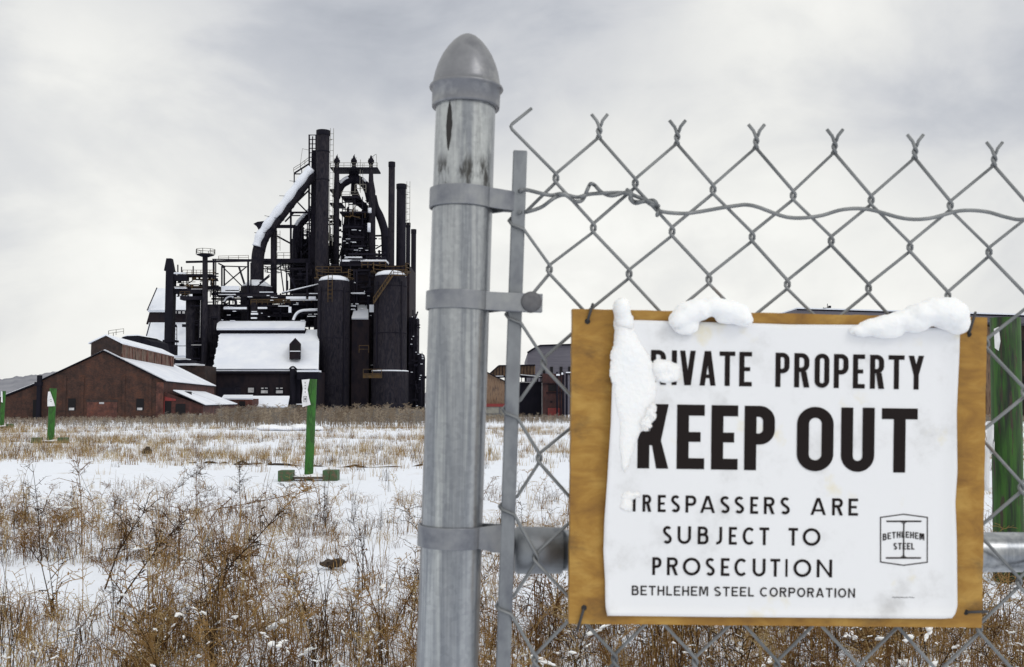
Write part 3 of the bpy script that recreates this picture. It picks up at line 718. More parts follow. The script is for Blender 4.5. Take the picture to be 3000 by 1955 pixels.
mb = MB(); boxpx(mb, 853, 1010, 876, 1026, YC + 1.42, .05); mb.build('window', M['window'], dm)
for i, (x0, y0, x1, y1) in enumerate(((725, 1135, 745, 1152), (763, 1135, 786, 1154), (807, 1135, 830, 1154))):
    mb = MB(); boxpx(mb, x0, y0, x1, y1, YC + .35, .3); wn = mb.build('window', M['steel3'], ch)
    mb = MB(); boxpx(mb, x0 + 1.5, y0 + (1.5 if i == 0 else 9), x1 - 1.5, y1 - 1.5, YC + .3, .03)
    if i: boxpx(mb, x0 + 2, y0 + 1, x0 + 9, y0 + 5, YC + .3, .03); boxpx(mb, x0 + 13, y0 + 1, x1 - 2, y0 + 4, YC + .3, .03)
    else: boxpx(mb, x0 + 4, y0 + 6, x1 - 3, y0 + 7, YC + .28, .02)
    mb.build('pane', M['paleglass'], wn)
mb = MB(); tubepx(mb, [(858, 1080), (858, 1215)], YC - .6, 17, 14); tubepx(mb, smooth_pts([(848, 1082), (854, 1076), (862, 1076), (870, 1084)]), YC - 1, 5, 8); boxpx(mb, 848, 1086, 880, 1225, YC - .2, .6)
mb.build('downpipe', M['steel3'], ch)
mb = MB(); boxpx(mb, 870, 1090, 933, 1112, YC - 2.5, 3); boxpx(mb, 885, 1110, 930, 1205, YC - .4, .5); mb.build('porch', M['steel3'], ch)
mb = MB(); boxpx(mb, 870, 1085, 933, 1090, YC - 2.6, 3.2); boxpx(mb, 868, 1183, 890, 1186, YC - 1.5, .6); mb.build('porch_snow', M['roofsnow'], ch)

# sheds
def shed(name, label, x0, x1, yr0, yr1, yb, Y, mt, mt2=None, skew=0):
    g = ground_pt((x0 + x1) / 2, Y); t_ = thing(name, label, 'shed', g)
    mb = MB(); boxpx(mb, x0 + 2, yr1 + 1.5, x1 - 2, yb, Y + .3, 5); mb.build('wall', mt, t_)
    mb = MB(); mb.prism([W(x0, yr1, Y), W(x1, yr1, Y), W(x1 + skew, yr0, Y + 5), W(x0 + 8, yr0, Y + 5)], (0, .2, -.25)); mb.build('snowy_roof', M['roofsnow'], t_)
    return t_
s1 = shed('brick_shed', 'tiny red brick shed with snowy roof between brick mill and black hall', 648, 741, 1157, 1167, 1225, 196, M['brickred'])
mb = MB(); boxpx(mb, 700, 1176, 718, 1215, 196.15, .2); mb.build('door', M['window'], s1)
s2 = shed('lean_shed', 'low shed with broad snow roof under the three windows of the black hall', 731, 842, 1160, 1191, 1225, 200, M['concrete'], skew=6)
mb = MB(); boxpx(mb, 800, 1195, 815, 1218, 200.2, .15); mb.build('door', M['steel3'], s2)
# low sooty block behind the brick mill
g = ground_pt(540, 205)
lb = thing('boiler_house', 'low dark brick block with snow strips behind the brick mill', 'industrial building', g)
mb = MB(); boxpx(mb, 510, 1072, 600, 1225, 205, 8); mb.build('wall', M['brickdark'], lb)
mb = MB(); boxpx(mb, 512, 1065, 574, 1071, 204.5, 6); boxpx(mb, 515, 1051, 546, 1054, 208, 3); mb.build('roof_snow', M['roofsnow'], lb)
mb = MB(); boxpx(mb, 515, 1055, 560, 1065, 206, 4); boxpx(mb, 640, 1136, 690, 1175, 205, 4); mb.build('vents', M['steel3'], lb)

# ------------------------------------------------------------------ brick mill at the left
Rc = Vector((-47.6, 140, 0)); U = Vector((-.989, -.148, 0)); D = Vector((-.148, .989, 0))
zb = zG(-50, 140) - .4; zE = 4.16; zP = 8.15; HW = 7.9; LEN = 50
def B(t_, d, z): p = Rc + U * t_ + D * d; return Vector((p.x, p.y, z))
bm_ = thing('brick_mill', 'long brown brick mill with snowy gable roof and raised ridge monitor', 'industrial building', B(HW, 0, zb))
mb = MB(); mb.prism([B(0, 0, zb), B(2 * HW, 0, zb), B(2 * HW, 0, zE), B(HW, 0, zP), B(0, 0, zE)], D * .5)
mb.build('gable_wall', M['brick'], bm_)
mb = MB(); mb.prism([B(0, .5, zb), B(0, LEN, zb), B(0, LEN, zE), B(0, .5, zE)], U * .4); mb.prism([B(2 * HW, .5, zb), B(2 * HW, LEN, zb), B(2 * HW, LEN, zE), B(2 * HW, .5, zE)], -U * .4)
mb.prism([B(0, LEN, zb), B(2 * HW, LEN, zb), B(2 * HW, LEN, zE), B(HW, LEN, zP), B(0, LEN, zE)], -D * .4); mb.build('side_wall', M['brickred'], bm_)
mb = MB()
for s_ in (0, 2 * HW):
    o_ = -.35 if s_ == 0 else .35; sl = (zP - zE) / HW
    e0 = B(s_ + o_, -.35, zE + .08 - .35 * sl); e1 = B(s_ + o_, LEN, zE + .08 - .35 * sl); p1 = B(HW, LEN, zP + .08); p0 = B(HW, -.35, zP + .08)
    mb.prism([e0, e1, p1, p0], (0, 0, .12))
rf = mb.build('roof', M['steel3'], bm_)
mb = MB()
for s_ in (0, 2 * HW):
    o_ = -.30 if s_ == 0 else .30; sl = (zP - zE) / HW
    e0 = B(s_ + o_, .5, zE + .21 - .3 * sl); e1 = B(s_ + o_, LEN, zE + .21 - .3 * sl); p1 = B(HW, LEN, zP + .21); p0 = B(HW, .5, zP + .21)
    mb.prism([e0, e1, p1, p0], (0, 0, .14))
mb.build('snow_cover', M['roofsnow'], rf)
mb = MB(); mw = 1.95; z0 = 7.0; ze = 9.35; zp = 10.35
mb.prism([B(HW - mw, 1.2, z0), B(HW + mw, 1.2, z0), B(HW + mw, 1.2, ze), B(HW, 1.2, zp), B(HW - mw, 1.2, ze)], D * 40); mo = mb.build('monitor', M['brickdark'], bm_)
mb = MB()
mb.prism([B(HW - mw - .04, 1.6, z0 + .5), B(HW - mw - .04, 41, z0 + .5), B(HW - mw - .04, 41, ze - .1), B(HW - mw - .04, 1.6, ze - .1)], -U * .06); mb.build('louvres', M['louvre'], mo)
mb = MB()
for i in range(40):
    mb.beam(B(HW - mw - .12, 2 + i, z0 + .5), B(HW - mw - .12, 2 + i, ze - .15), .14 if i % 4 else .3)
mb.beam(B(HW - mw - .12, 1.5, ze - .12), B(HW - mw - .12, 41, ze - .12), .22)
mb.build('mullions', M['louvre'], mo)
mb = MB()
for s_ in (-1, 1):
    mb.prism([B(HW + s_ * (mw + .3), .9, ze - .08), B(HW + s_ * (mw + .3), 41.6, ze - .08), B(HW, 41.6, zp + .08), B(HW, .9, zp + .08)], (0, 0, .2))
mb.build('snow_cover', M['roofsnow'], mo)
def front(name, t0, t1, z0, z1, mt, parent, out=.06, dep=.05):
    mb = MB(); mb.prism([B(t0, -out, z0), B(t1, -out, z0), B(t1, -out, z1), B(t0, -out, z1)], D * dep); return mb.build(name, mt, parent)
def tpx(px):   # distance along the gable for a photo column
    k = (px - 1500) / FPX; return (Rc.x - k * Rc.y) / (.989 - .148 * k)
def zpx(py, Y=138.5): return 1.5 + (1175 - py) / FPX * Y
front('bricked_doorway', tpx(258), tpx(346), zb, zpx(1178), M['brickdoor'], bm_)
front('lintel', tpx(256), tpx(349), zpx(1178), zpx(1171), M['brickdark'], bm_, .10, .08)
front('door_sign', tpx(294), tpx(308), zpx(1184), zpx(1178.5), M['paleglass'], bm_, .12, .04)
for px in (203, 402):
    wf = front('window', tpx(px), tpx(px + 22), zpx(1203), zpx(1168), M['window'], bm_)
    front('broken_pane', tpx(px + 3), tpx(px + 18), zpx(1202), zpx(1195), M['paleglass'], wf, .09, .02)
mb = MB()
for px in (188, 240, 360, 438):
    mb.prism([B(tpx(px), -.12, zb), B(tpx(px + 8), -.12, zb), B(tpx(px + 8), -.12, zE + .6), B(tpx(px), -.12, zE + .6)], D * .12)
mb.build('pilasters', M['brick'], bm_)
mb = MB(); mb.prism([B(-.02, -.13, zb), B(.9, -.13, zb), B(.9, -.13, zE - .1), B(-.02, -.13, zE - .1)], D * .13); mb.build('corner_pier', M['brickdoor'], bm_)
mb = MB(); a = B(2 * HW + .1, -.4, 0); mb.box((a.x, a.y, (zb + zpx(1100, 137)) / 2), (.5, .5, zpx(1100, 137) - zb)); mb.box((a.x - .1, a.y, zpx(1125, 137)), (.9, .6, .5)); mb.build('downpipe', M['steel3'], bm_)
# left wing
wg = thing('brick_wing', 'lower brick wing sloping down from the brick mill towards the farthest green post', 'industrial building', B(2 * HW + 5, 1, zb))
zL = zE - .35; sl = .42
mb = MB(); mb.prism([B(2 * HW + .4, .6, zb), B(2 * HW + 7.9, .6, zb), B(2 * HW + 7.9, .6, zL - sl * 7.5), B(2 * HW + .4, .6, zL)], D * 30); mb.build('wall', M['brick'], wg)
mb = MB(); mb.prism([B(2 * HW + .4, .3, zL + .08), B(2 * HW + 8.3, .3, zL + .08 - sl * 7.9), B(2 * HW + 8.3, 31, zL + .08 - sl * 7.9), B(2 * HW + .4, 31, zL + .08)], (0, 0, .2)); mb.build('roof', M['steel3'], wg)
mb = MB(); mb.prism([B(2 * HW + .5, .9, zL + .30), B(2 * HW + 8.2, .9, zL + .30 - sl * 7.7), B(2 * HW + 8.2, 31, zL + .30 - sl * 7.7), B(2 * HW + .5, 31, zL + .30)], (0, 0, .1)); mb.build('snow_cover', M['roofsnow'], wg)
front('doorway', tpx(96), tpx(122), zb, zpx(1172), M['window'], wg, -.54, .04)
# right lean-to
ln = thing('red_lean_to', 'low red brick lean-to with snowy sloping roof on the mill side', 'shed', B(-3, 0, zb))
zh = 2.75; zl = .85
mb = MB(); mb.prism([B(-.03, .5, zb), B(-.03, .5, zh), B(-5.2, .5, zl), B(-5.2, .5, zb)], D * .4); mb.prism([B(-5.2, .9, zb), B(-5.2, 38, zb), B(-5.2, 38, zl), B(-5.2, .9, zl)], U * .3); mb.build('wall', M['brickred'], ln)
mb = MB(); mb.prism([B(-1.2, .1, zh + .0), B(-5.6, .1, zl - .08), B(-5.6, 38, zl - .08), B(-.05, 38, zh + .10)], (0, 0, .14)); mb.build('roof', M['steel3'], ln)
mb = MB(); mb.prism([B(-1.25, .3, zh + .15), B(-5.55, .3, zl + .08), B(-5.55, 17, zl + .08), B(-.1, 17, zh + .26)], (0, 0, .12)); mb.prism([B(-.1, 18, zh + .26), B(-5.55, 18, zl + .08), B(-5.55, 38, zl + .08), B(-.1, 38, zh + .26)], (0, 0, .12)); mb.build('snow_cover', M['roofsnow'], ln)
mb = MB(); mb.prism([B(-.15, .42, zb), B(-.15, .42, 1.5), B(-1.0, .42, 1.5), B(-1.0, .42, zb)], D * .06); mb.build('doorway', M['window'], ln)
mb = MB(); mb.prism([B(-.12, .36, 1.5), B(-.12, .36, 2.1), B(-1.6, .36, 1.75), B(-1.6, .36, 1.5)], D * .08); mb.prism([B(-.02, .36, zb), B(-.02, .36, 1.5), B(-.15, .36, 1.5), B(-.15, .36, zb)], D * .08); mb.build('door_frame', M['redpaint'], ln)
mb = MB(); mb.prism([B(-1.6, .42, -.9), B(-1.6, .42, 1.1), B(-2.9, .42, 1.1), B(-2.9, .42, -.9)], D * .06); mb.build('window', M['window'], ln)
mb = MB()
for (t_, wd, h) in ((-1.15, .2, .9), (-5.0, .25, .9), (-3.8, 1.0, .8)):
    a = B(t_, -.3, zb); mb.box((a.x, a.y, zb + .4 + h / 2), (wd, .3, h))
mb.build('props', M['concrete'], ln)
# round dark roof behind the monitor
g = ground_pt(400, 190)
rr_ = thing('arched_roof_house', 'dark rounded roof with a thin railing peeping over the mill ridge', 'industrial building', g)
mb = MB(); pts = [(352, 1020), (356, 990), (372, 984), (404, 983), (425, 993), (440, 1000), (444, 1020), (444, 1225), (352, 1225)]
mb.prism([W(a, b_, 190) for a, b_ in pts], (0, 10, 0)); mb.build('house', M['steel3'], rr_)
mb = MB(); railing(mb, [W(318, 985, 190), W(362, 979, 190)], 1.0, .08, 1.0); beampx(mb, (318, 970), (318, 1225), 190, 1.5); beampx(mb, (332, 975), (332, 1225), 190, 1.5); mb.build('railing', M['concrete'], rr_)
mb = MB(); mb.prism([W(a, b_, 189.8) for a, b_ in ((356, 988), (372, 981.5), (404, 980.5), (420, 986), (404, 983.5), (372, 984.5))], (0, 9, 0)); mb.build('snow_cover', M['roofsnow'], rr_)

# ------------------------------------------------------------------ buildings right of the fence post
g = ground_pt(1440, 190)
b1 = thing('rusty_shed', 'rust brown gabled shed on a concrete base beside the fence post', 'shed', g)
mb = MB(); mb.prism([W(1375, 1078, 190), W(1428, 1094, 190), W(1477, 1118, 190), W(1477, 1186, 190), W(1375, 1186, 190)], (0, 14, 0)); mb.build('wall', M['rusty_clad'], b1)
mb = MB(); mb.prism([W(1370, 1076, 189.5), W(1428, 1090, 189.5), W(1482, 1117, 189.5), W(1482, 1120, 189.5), W(1428, 1093, 189.5), W(1370, 1079, 189.5)], (0, 15, 0)); mb.build('roof', M['steel3'], b1)
mb = MB(); boxpx(mb, 1375, 1192, 1478, 1250, 189.2, 14); mb.build('concrete_base', M['concrete'], b1)
mb = MB(); boxpx(mb, 1375, 1183, 1479, 1192, 189, 14.5); mb.build('red_sill', M['redpaint'], b1)
mb = MB(); boxpx(mb, 1424, 1212, 1470, 1214, 189.1, .2); boxpx(mb, 1462, 1192, 1465, 1212, 189.1, .2); boxpx(mb, 1422, 1208, 1424, 1245, 189.1, .2); mb.build('panel_lines', M['inkgrey'], b1)

g = ground_pt(1520, 215)
cv = thing('conveyor_gallery', 'raised conveyor gallery with faded wooden bays above the dark shed', 'conveyor', g)
mb = MB(); mb.prism([W(1430, 1104, 215), W(1460, 1073, 215), W(1568, 1070, 215), W(1568, 1096, 215), W(1430, 1110, 215)], (0, 4, 0)); mb.build('gallery', M['rusty_clad'], cv)
mb = MB()
beampx(mb, (1430, 1100), (1460, 1073), 214.6, 4); beampx(mb, (1460, 1072), (1568, 1070), 214.6, 4); beampx(mb, (1430, 1106), (1590, 1100), 214.6, 5)
for px in range(1436, 1570, 9): beampx(mb, (px, 1104), (px, max(1072, 1104 - (px - 1430) * 1.0)), 214.6, 2)
for px in (1440, 1480, 1540, 1575): beampx(mb, (px, 1100), (px, 1225), 216, 4)
mb.build('ribs', M['steel3'], cv)
mb = MB(); beampx(mb, (1432, 1103), (1475, 1102), 214.2, 2); beampx(mb, (1525, 1098), (1590, 1104), 214.2, 2); mb.build('snow_ledges', M['roofsnow'], cv)
g = ground_pt(1550, 210)
b2 = thing('dark_shed', 'blue-black open shed between the fence bar and the red brick block', 'shed', g)
mb = MB(); boxpx(mb, 1470, 1120, 1586, 1222, 210, 10); mb.build('wall', M['steel3'], b2)
mb = MB()
for a, b_ in (((1525, 1106), (1590, 1106)), ((1525, 1120), (1590, 1120))): beampx(mb, a, b_, 209.5, 3)
for px in range(1528, 1592, 14): beampx(mb, (px, 1104), (px, 1120), 209.5, 2)
mb.build('eaves_frame', M['steel'], b2)
mb = MB(); boxpx(mb, 1587, 1122, 1590, 1215, 209.3, .2); boxpx(mb, 1526, 1119.5, 1560, 1121, 209.2, .3); mb.build('corner_strip', M['paleglass'], b2)
g = ground_pt(1625, 205)
b3 = thing('red_brick_block', 'dark red brick block with a bright red door below the slate mill', 'industrial building', g)
mb = MB(); boxpx(mb, 1591, 1095, 1654, 1232, 205, 12); mb.build('wall', brick('maroon_brick', (.075, .022, .022), (.05, .018, .02), (.03, .02, .02), 2.2), b3)
mb = MB(); boxpx(mb, 1605, 1196, 1643, 1228, 204.8, .15); mb.build('door', M['redpaint'], b3)
mb = MB(); boxpx(mb, 1607, 1128, 1632, 1146, 204.85, .1); mb.build('window', M['window'], b3)
mb = MB(); boxpx(mb, 1591, 1124, 1652, 1126, 204.8, .2); boxpx(mb, 1600, 1150, 1650, 1152, 204.8, .2); boxpx(mb, 1612, 1176, 1618, 1180, 204.8, .2); mb.build('ledges', M['steel3'], b3)
mb = MB()
for px, w_ in ((1632, 5), (1641, 3), (1650, 6), (1660, 7), (1672, 5)): tubepx(mb, [(px, 1090), (px, 1225)], 203, w_, 8)
mb.build('pipes', M['steel'], b3)
mb = MB()
for (x0, y0, x1, y1) in ((1630, 1096, 1640, 1101), (1645, 1092, 1650, 1098), (1658, 1090, 1680, 1093)): boxpx(mb, x0, y0, x1, y1, 202.4, .3)
mb.build('snow_patches', M['roofsnow'], b3)
g = ground_pt(1700, 300)
b4 = thing('slate_mill', 'large slate grey mill with a stepped gambrel roof behind the sign edge', 'industrial building', g)
mb = MB(); mb.prism([W(a, b_, 300) for a, b_ in ((1545, 1225), (1545, 1036), (1560, 1026), (1582, 1015), (1790, 1008), (1870, 1030), (1870, 1225))], (0, 70, 0)); mb.build('walls', M['shed'], b4)
mb = MB()
pp = [(1545, 1036), (1560, 1026), (1582, 1015), (1790, 1008)]
for a, b_ in zip(pp[:-1], pp[1:]): mb.beam(W(*a, 299.5) + Vector((0, 0, .2)), W(*b_, 299.5) + Vector((0, 0, .2)), .5)
mb.build('roof_edge', M['steel3'], b4)
mb = MB()
for px in (1590, 1612, 1640, 1665): boxpx(mb, px, 1075, px + 8, 1098, 299.7, .3)
mb.build('windows', M['window'], b4)

# long mill behind the sign, on the right
YR = 120
g = ground_pt(2700, YR)
lm = thing('long_mill', 'long dark mill with a snow-edged flat roof running behind the sign', 'industrial building', g)
A0 = W(2335, 905, YR + 12); A1 = W(3350, 934, YR - 8); dx = (A1 - A0); dx.z = 0
zt = A0.z
def L(f_, z, o_=0): p = A0 + dx * f_; return Vector((p.x, p.y + o_, z))
zt1 = W(3350, 934, YR - 8).z
def LT(f_, dz, o_=0): return L(f_, zt + (zt1 - zt) * f_ + dz, o_)
mb = MB(); mb.prism([L(.1, g.z - 1, 3), L(1, g.z - 1, 3), LT(1, -1.0, 3), LT(.1, -1.0, 3)], (0, 20, 0)); mb.build('wall', M['brickdark'], lm)
mb = MB(); mb.prism([LT(0, -.95), LT(1, -.95), LT(1, -.02), LT(0, -.02)], (0, 26, 0)); mb.build('fascia', M['shed'], lm)
mb = MB(); mb.prism([LT(0, -.18, -.05), LT(1, -.18, -.05), LT(1, .0, -.05), LT(0, .0, -.05)], (0, .04, 0)); mb.build('gutter', M['steel3'], lm)
mb = MB(); mb.prism([LT(0, .0, -.1), LT(1, .0, -.1), LT(1, .16, -.1), LT(0, .16, -.1)], (0, 26, 0)); mb.build('roof_snow', M['roofsnow'], lm)
mb = MB()
for f_ in np.linspace(.12, .98, 22):
    mb.prism([L(f_, g.z, 2.9), L(f_ + .018, g.z, 2.9), LT(f_ + .018, -1.2, 2.9), LT(f_, -1.2, 2.9)], (0, .09, 0))
mb.build('pilasters', M['rusty_clad'], lm)
mb = MB()
for f_ in np.linspace(.14, .96, 21):
    for z_ in (2.0, 6.2): mb.prism([L(f_ + .004, z_, 2.93), L(f_ + .018, z_, 2.93), L(f_ + .018, z_ + 2.4, 2.93), L(f_ + .004, z_ + 2.4, 2.93)], (0, .06, 0))
mb.build('windows', M['window'], lm)
mb = MB(); beampx(mb, (2424, 890), (2424, 906), YR + 10, 1.5); beampx(mb, (2414, 903), (2434, 902), YR + 10, 1.5); boxpx(mb, 2428, 896, 2435, 902, YR + 10, .3); beampx(mb, (2412, 900), (2412, 905), YR + 10, 1.2)
mb.build('roof_vent', M['steel3'], lm)

# ------------------------------------------------------------------ green posts in the field
def paper_sheet(mb, pts, off):
    pts = [Vector(p) for p in pts]; mb.prism(pts, off)
def green_post(label, px, ptop, wpx, Y, lean, notice, marks, base=True, mt='green', zb=None, blocks=True, dkmat='greendark'):
    g = ground_pt(px, Y) if zb is None else Vector(((px - 1500) / FPX * Y, Y, zb))
    r = m(wpx, Y) / 2; top = W(px + lean, ptop, Y); bot = Vector((g.x, Y, g.z - .05))
    t_ = thing('green_post', label, 'post', (g.x, Y, g.z), 'green painted steel posts in the field')
    mb = MB(); ax = (top - bot); n = 12
    mb.tube([bot.lerp(top, i / n) for i in range(n + 1)], r, 20); mb.build('pole', M[mt], t_)
    if blocks:
        bw = .27; sep = .43
        for s_ in (-1, 1):
            mb = MB(); c = Vector((g.x + s_ * sep + .02, Y - (.12 if s_ < 0 else .02), g.z + .10))
            mb.box(c, (.27 if s_ < 0 else .29, .30, .21)); mb.build('base_block', M[dkmat if s_ < 0 else 'greendark'], t_, bevel=.008)
        mb = MB(); mb.box((g.x, Y, g.z + .055), (.62, .22, .05)); mb.build('cross_bar', M['rustdark'], t_)
        mb = MB(); lathe_pts = []
        vs = []; nx_ = 14; ny_ = 5
        for i in range(nx_ + 1):
            for j in range(ny_ + 1):
                u = i / nx_; v = j / ny_
                z = g.z + .082 + .07 * math.sin(math.pi * v) ** .6 * (.4 + .6 * u) * (math.sin(math.pi * min(1, u * 1.02)) ** .4)
                vs.append((g.x - .30 + .66 * u, Y - .16 + .34 * v, z))
        mb.add(vs, [(i * (ny_ + 1) + j, (i + 1) * (ny_ + 1) + j, (i + 1) * (ny_ + 1) + j + 1, i * (ny_ + 1) + j + 1) for i in range(nx_) for j in range(ny_)], True)
        mb.build('base_snow', M['snow'], t_)
    if notice:
        mb = MB(); P = [W(a, b_, Y - r - .03) for a, b_ in notice]; mb.prism(P, (0, .004, 0)); no = mb.build('paper_notice', M['notice'], t_)
        if marks:
            mb = MB()
            for (a, b_, c, d) in marks: boxpx(mb, a, b_, c, d, Y - r - .036, .003)
            mb.build('faded_print', M['inkgrey'], no)
    return t_
gp1 = green_post('leaning bright green post with a curled white notice, before the black stoves', 908, 1111, 26, 20.3, 8,
    [(884, 1113), (907, 1111), (901, 1142), (905, 1165), (910, 1186), (886, 1193), (884, 1170), (887, 1140)],
    [(889, 1161, 899, 1162), (889, 1177, 899, 1178), (889, 1161, 890, 1178), (898, 1161, 899, 1178), (892, 1166, 896, 1173), (893, 1120, 895, 1124), (893, 1128, 895, 1131), (893, 1137, 895, 1141), (893, 1147, 895, 1151)])
gp2 = green_post('smaller green post with a torn white paper, before the brick gable', 154, 1138, 19.5, 35.5, 2,
    [(141, 1148), (147, 1147), (157, 1175), (161, 1190), (139, 1191), (139, 1168)], [(146, 1170, 151, 1171), (147, 1176, 152, 1177)])
gp3 = green_post('farthest and smallest green post, before the lower brick wing', 10, 1146, 12, 54, 1, [(3, 1147), (7, 1147), (8, 1180), (3, 1178)], None)
mb = MB()
gp4 = green_post('thick peeling dark green post close behind the sign board', 2937, 932, 84, 9.0, 8, [(2912, 964), (2926, 958), (2931, 1000), (2926, 1028), (2915, 1020)],
    None, mt='peel', blocks=False)
Pp = gp4
mb = MB(); Y4 = 9.0
for (x0, y0, y1, w_) in ((2908, 1235, 1330, 4), (2893, 1310, 1440, 7), (2909, 1285, 1330, 5)):
    P = [W(x0, y0, Y4 - .10), W(x0 + w_, y0 + 12, Y4 - .10), W(x0 + w_ * .8, y1, Y4 - .10), W(x0 - w_ * .4, y1 - 20, Y4 - .10)]; mb.prism(P, (0, .1, 0))
mb.build('paint_flakes', M['notice'], gp4)
# rail lying in the snow, clods, mounds
g = ground_pt(720, 24.2)
for (xa, xb, yy, lb_) in ((560, 800, 24.6, 'dark half-buried rail in the snow, ending before the leaning green post'), (690, 1240, 24.0, 'dark half-buried rail in the snow, passing just behind the leaning green post')):
    mb = MB(); P = []
    for i in range(15):
        a = ground_pt(xa, yy).lerp(ground_pt(xb, yy - .2), i / 14); P.append(Vector((a.x, a.y, zG(a.x, a.y) + .0 + .035 * math.sin(i * 2.3) + .02 * math.sin(i * 5.1))))
    mb.tube(P, .028, 6); tag(mb.build('buried_rail', M['earth']), lb_, 'rail')

def blob(name, spheres, mt, parent=None, voxel=.0016, noise_amp=.0, noise_scale=40, smooth=6):
    """union of ellipsoids (centre, radii) remeshed to one lumpy body"""
    bm = bmesh.new()
    for c, rr3 in spheres:
        r_ = bmesh.ops.create_icosphere(bm, subdivisions=3, radius=1)
        for v in r_['verts']: v.co = Vector((v.co.x * rr3[0], v.co.y * rr3[1], v.co.z * rr3[2])) + Vector(c)
    base = Vector((0, 0, 0))
    me = bpy.data.meshes.new(name); bm.to_mesh(me); bm.free()
    o = bpy.data.objects.new(name, me); COL.objects.link(o)
    rm = o.modifiers.new('remesh', 'REMESH'); rm.mode = 'VOXEL'; rm.voxel_size = voxel
    sm_ = o.modifiers.new('smooth', 'SMOOTH'); sm_.iterations = smooth; sm_.factor = .5
    dg = bpy.context.evaluated_depsgraph_get(); ev = o.evaluated_get(dg)
    me2 = bpy.data.meshes.new_from_object(ev); bpy.data.objects.remove(o)
    ctr = sum((Vector(c) for c, _ in spheres), Vector()) / len(spheres)
    for v in me2.vertices:
        n_ = v.normal; k = noise_scale
        d_ = mnoise.noise(v.co * k) * noise_amp + mnoise.noise(v.co * k * 2.7) * noise_amp * .6 + mnoise.noise(v.co * k * 6.1) * noise_amp * .35
        v.co = v.co + n_ * d_ - ctr
    me2.name = name; me2.materials.clear(); me2.materials.append(mt)
    me2.polygons.foreach_set('use_smooth', [True] * len(me2.polygons))
    o = bpy.data.objects.new(name, me2); COL.objects.link(o); o.location = ctr
    if parent: o.parent = parent
    return o
sp = []
for (px, py, w_, h) in ((790, 1250, 40, 9), (840, 1252, 40, 8), (880, 1249, 30, 10), (925, 1252, 22, 6)):
    p = W(px, py + 4, 52); sp.append((p, (m(w_, 52), .7, m(h, 52))))
tag(blob('snow_mound', sp, M['snow'], voxel=.05, noise_amp=.08, noise_scale=1.5), 'low lumpy white snow mound behind the leaning green post', 'snow mound')
sp = [(ground_pt(px, 30) + Vector((0, 0, .05)), (.09, .09, .10)) for px in (432, 442)] + [(ground_pt(438, 30) + Vector((0, 0, .11)), (.08, .07, .10))]
tag(blob('grass_tussock', sp, M['earth'], voxel=.02, noise_amp=.05, noise_scale=9), 'brown tussock poking out of the snowy grass near the torn-paper post', 'tussock')
sp = [(W(2236, 1672, 0) if False else ground_pt(980, 9.1) + Vector((0, 0, .05)), (.10, .06, .035)), (ground_pt(1000, 9.1) + Vector((0, 0, .06)), (.06, .05, .03))]
tag(blob('earth_clod', sp, M['earth'], voxel=.012, noise_amp=.03, noise_scale=18), 'small dark clod lying on open snow near the fence post', 'clod')

# ------------------------------------------------------------------ chain link fence
gf = F(1300, 5700); fence = thing('chain_link_fence', 'galvanised chain link fence with a round end post and bullet cap', 'fence', (F(1300, 1955).x, F(1300, 1955).y, 0))
ptop = F(1365, 300); pbot = F(1310, 1955); axis = (ptop - pbot).normalized()
RP = (F(1450, 320) - F(1275, 320)).length / 2
foot = pbot - axis * ((pbot.z + .05) / axis.z)
side = Vector((math.cos(FN_YAW), math.sin(FN_YAW), 0))
def lathe_axis(mb, base, ax, prof, n=40):
    s1 = (side - ax * side.dot(ax)).normalized(); s2 = ax.cross(s1)
    vs = []
    for r, h in prof:
        for j in range(n):
            a = 2 * math.pi * j / n; vs.append(base + ax * h + s1 * (r * math.cos(a)) + s2 * (r * math.sin(a)))
    k = len(prof)
    mb.add(vs, [(i * n + j, i * n + (j + 1) % n, (i + 1) * n + (j + 1) % n, (i + 1) * n + j) for i in range(k - 1) for j in range(n)], True)
H = (ptop - foot).length
mb = MB(); nseg = 40; lathe_axis(mb, foot, axis, [(RP, H * i / nseg) for i in range(nseg + 1)], 48); mb.build('end_post', M['galv'], fence, recalc=True)
PXM = (F(1450, 320) - F(1275, 320)).length / 175.0     # metres per photo pixel at the post
hc = lambda py: (F(1365 - (py - 300) * .0332, py) - foot).length
mb = MB()
prof = [(RP * 1.125, hc(318)), (RP * 1.135, hc(312)), (RP * 1.145, hc(268)), (RP * 1.22, hc(265)), (RP * 1.245, hc(261)), (RP * 1.22, hc(256)), (RP * 1.135, hc(252)), (RP * 1.12, hc(240)), (RP * 1.06, hc(215)), (RP * .97, hc(190)),
        (RP * .84, hc(165)), (RP * .68, hc(143)), (RP * .50, hc(124)), (RP * .30, hc(109)), (RP * .14, hc(102)), (.0005, hc(99))]
prof = [(RP * 1.005, hc(317))] + prof
lathe_axis(mb, foot, axis, prof, 56); mb.build('post_cap', M['cast'], fence)
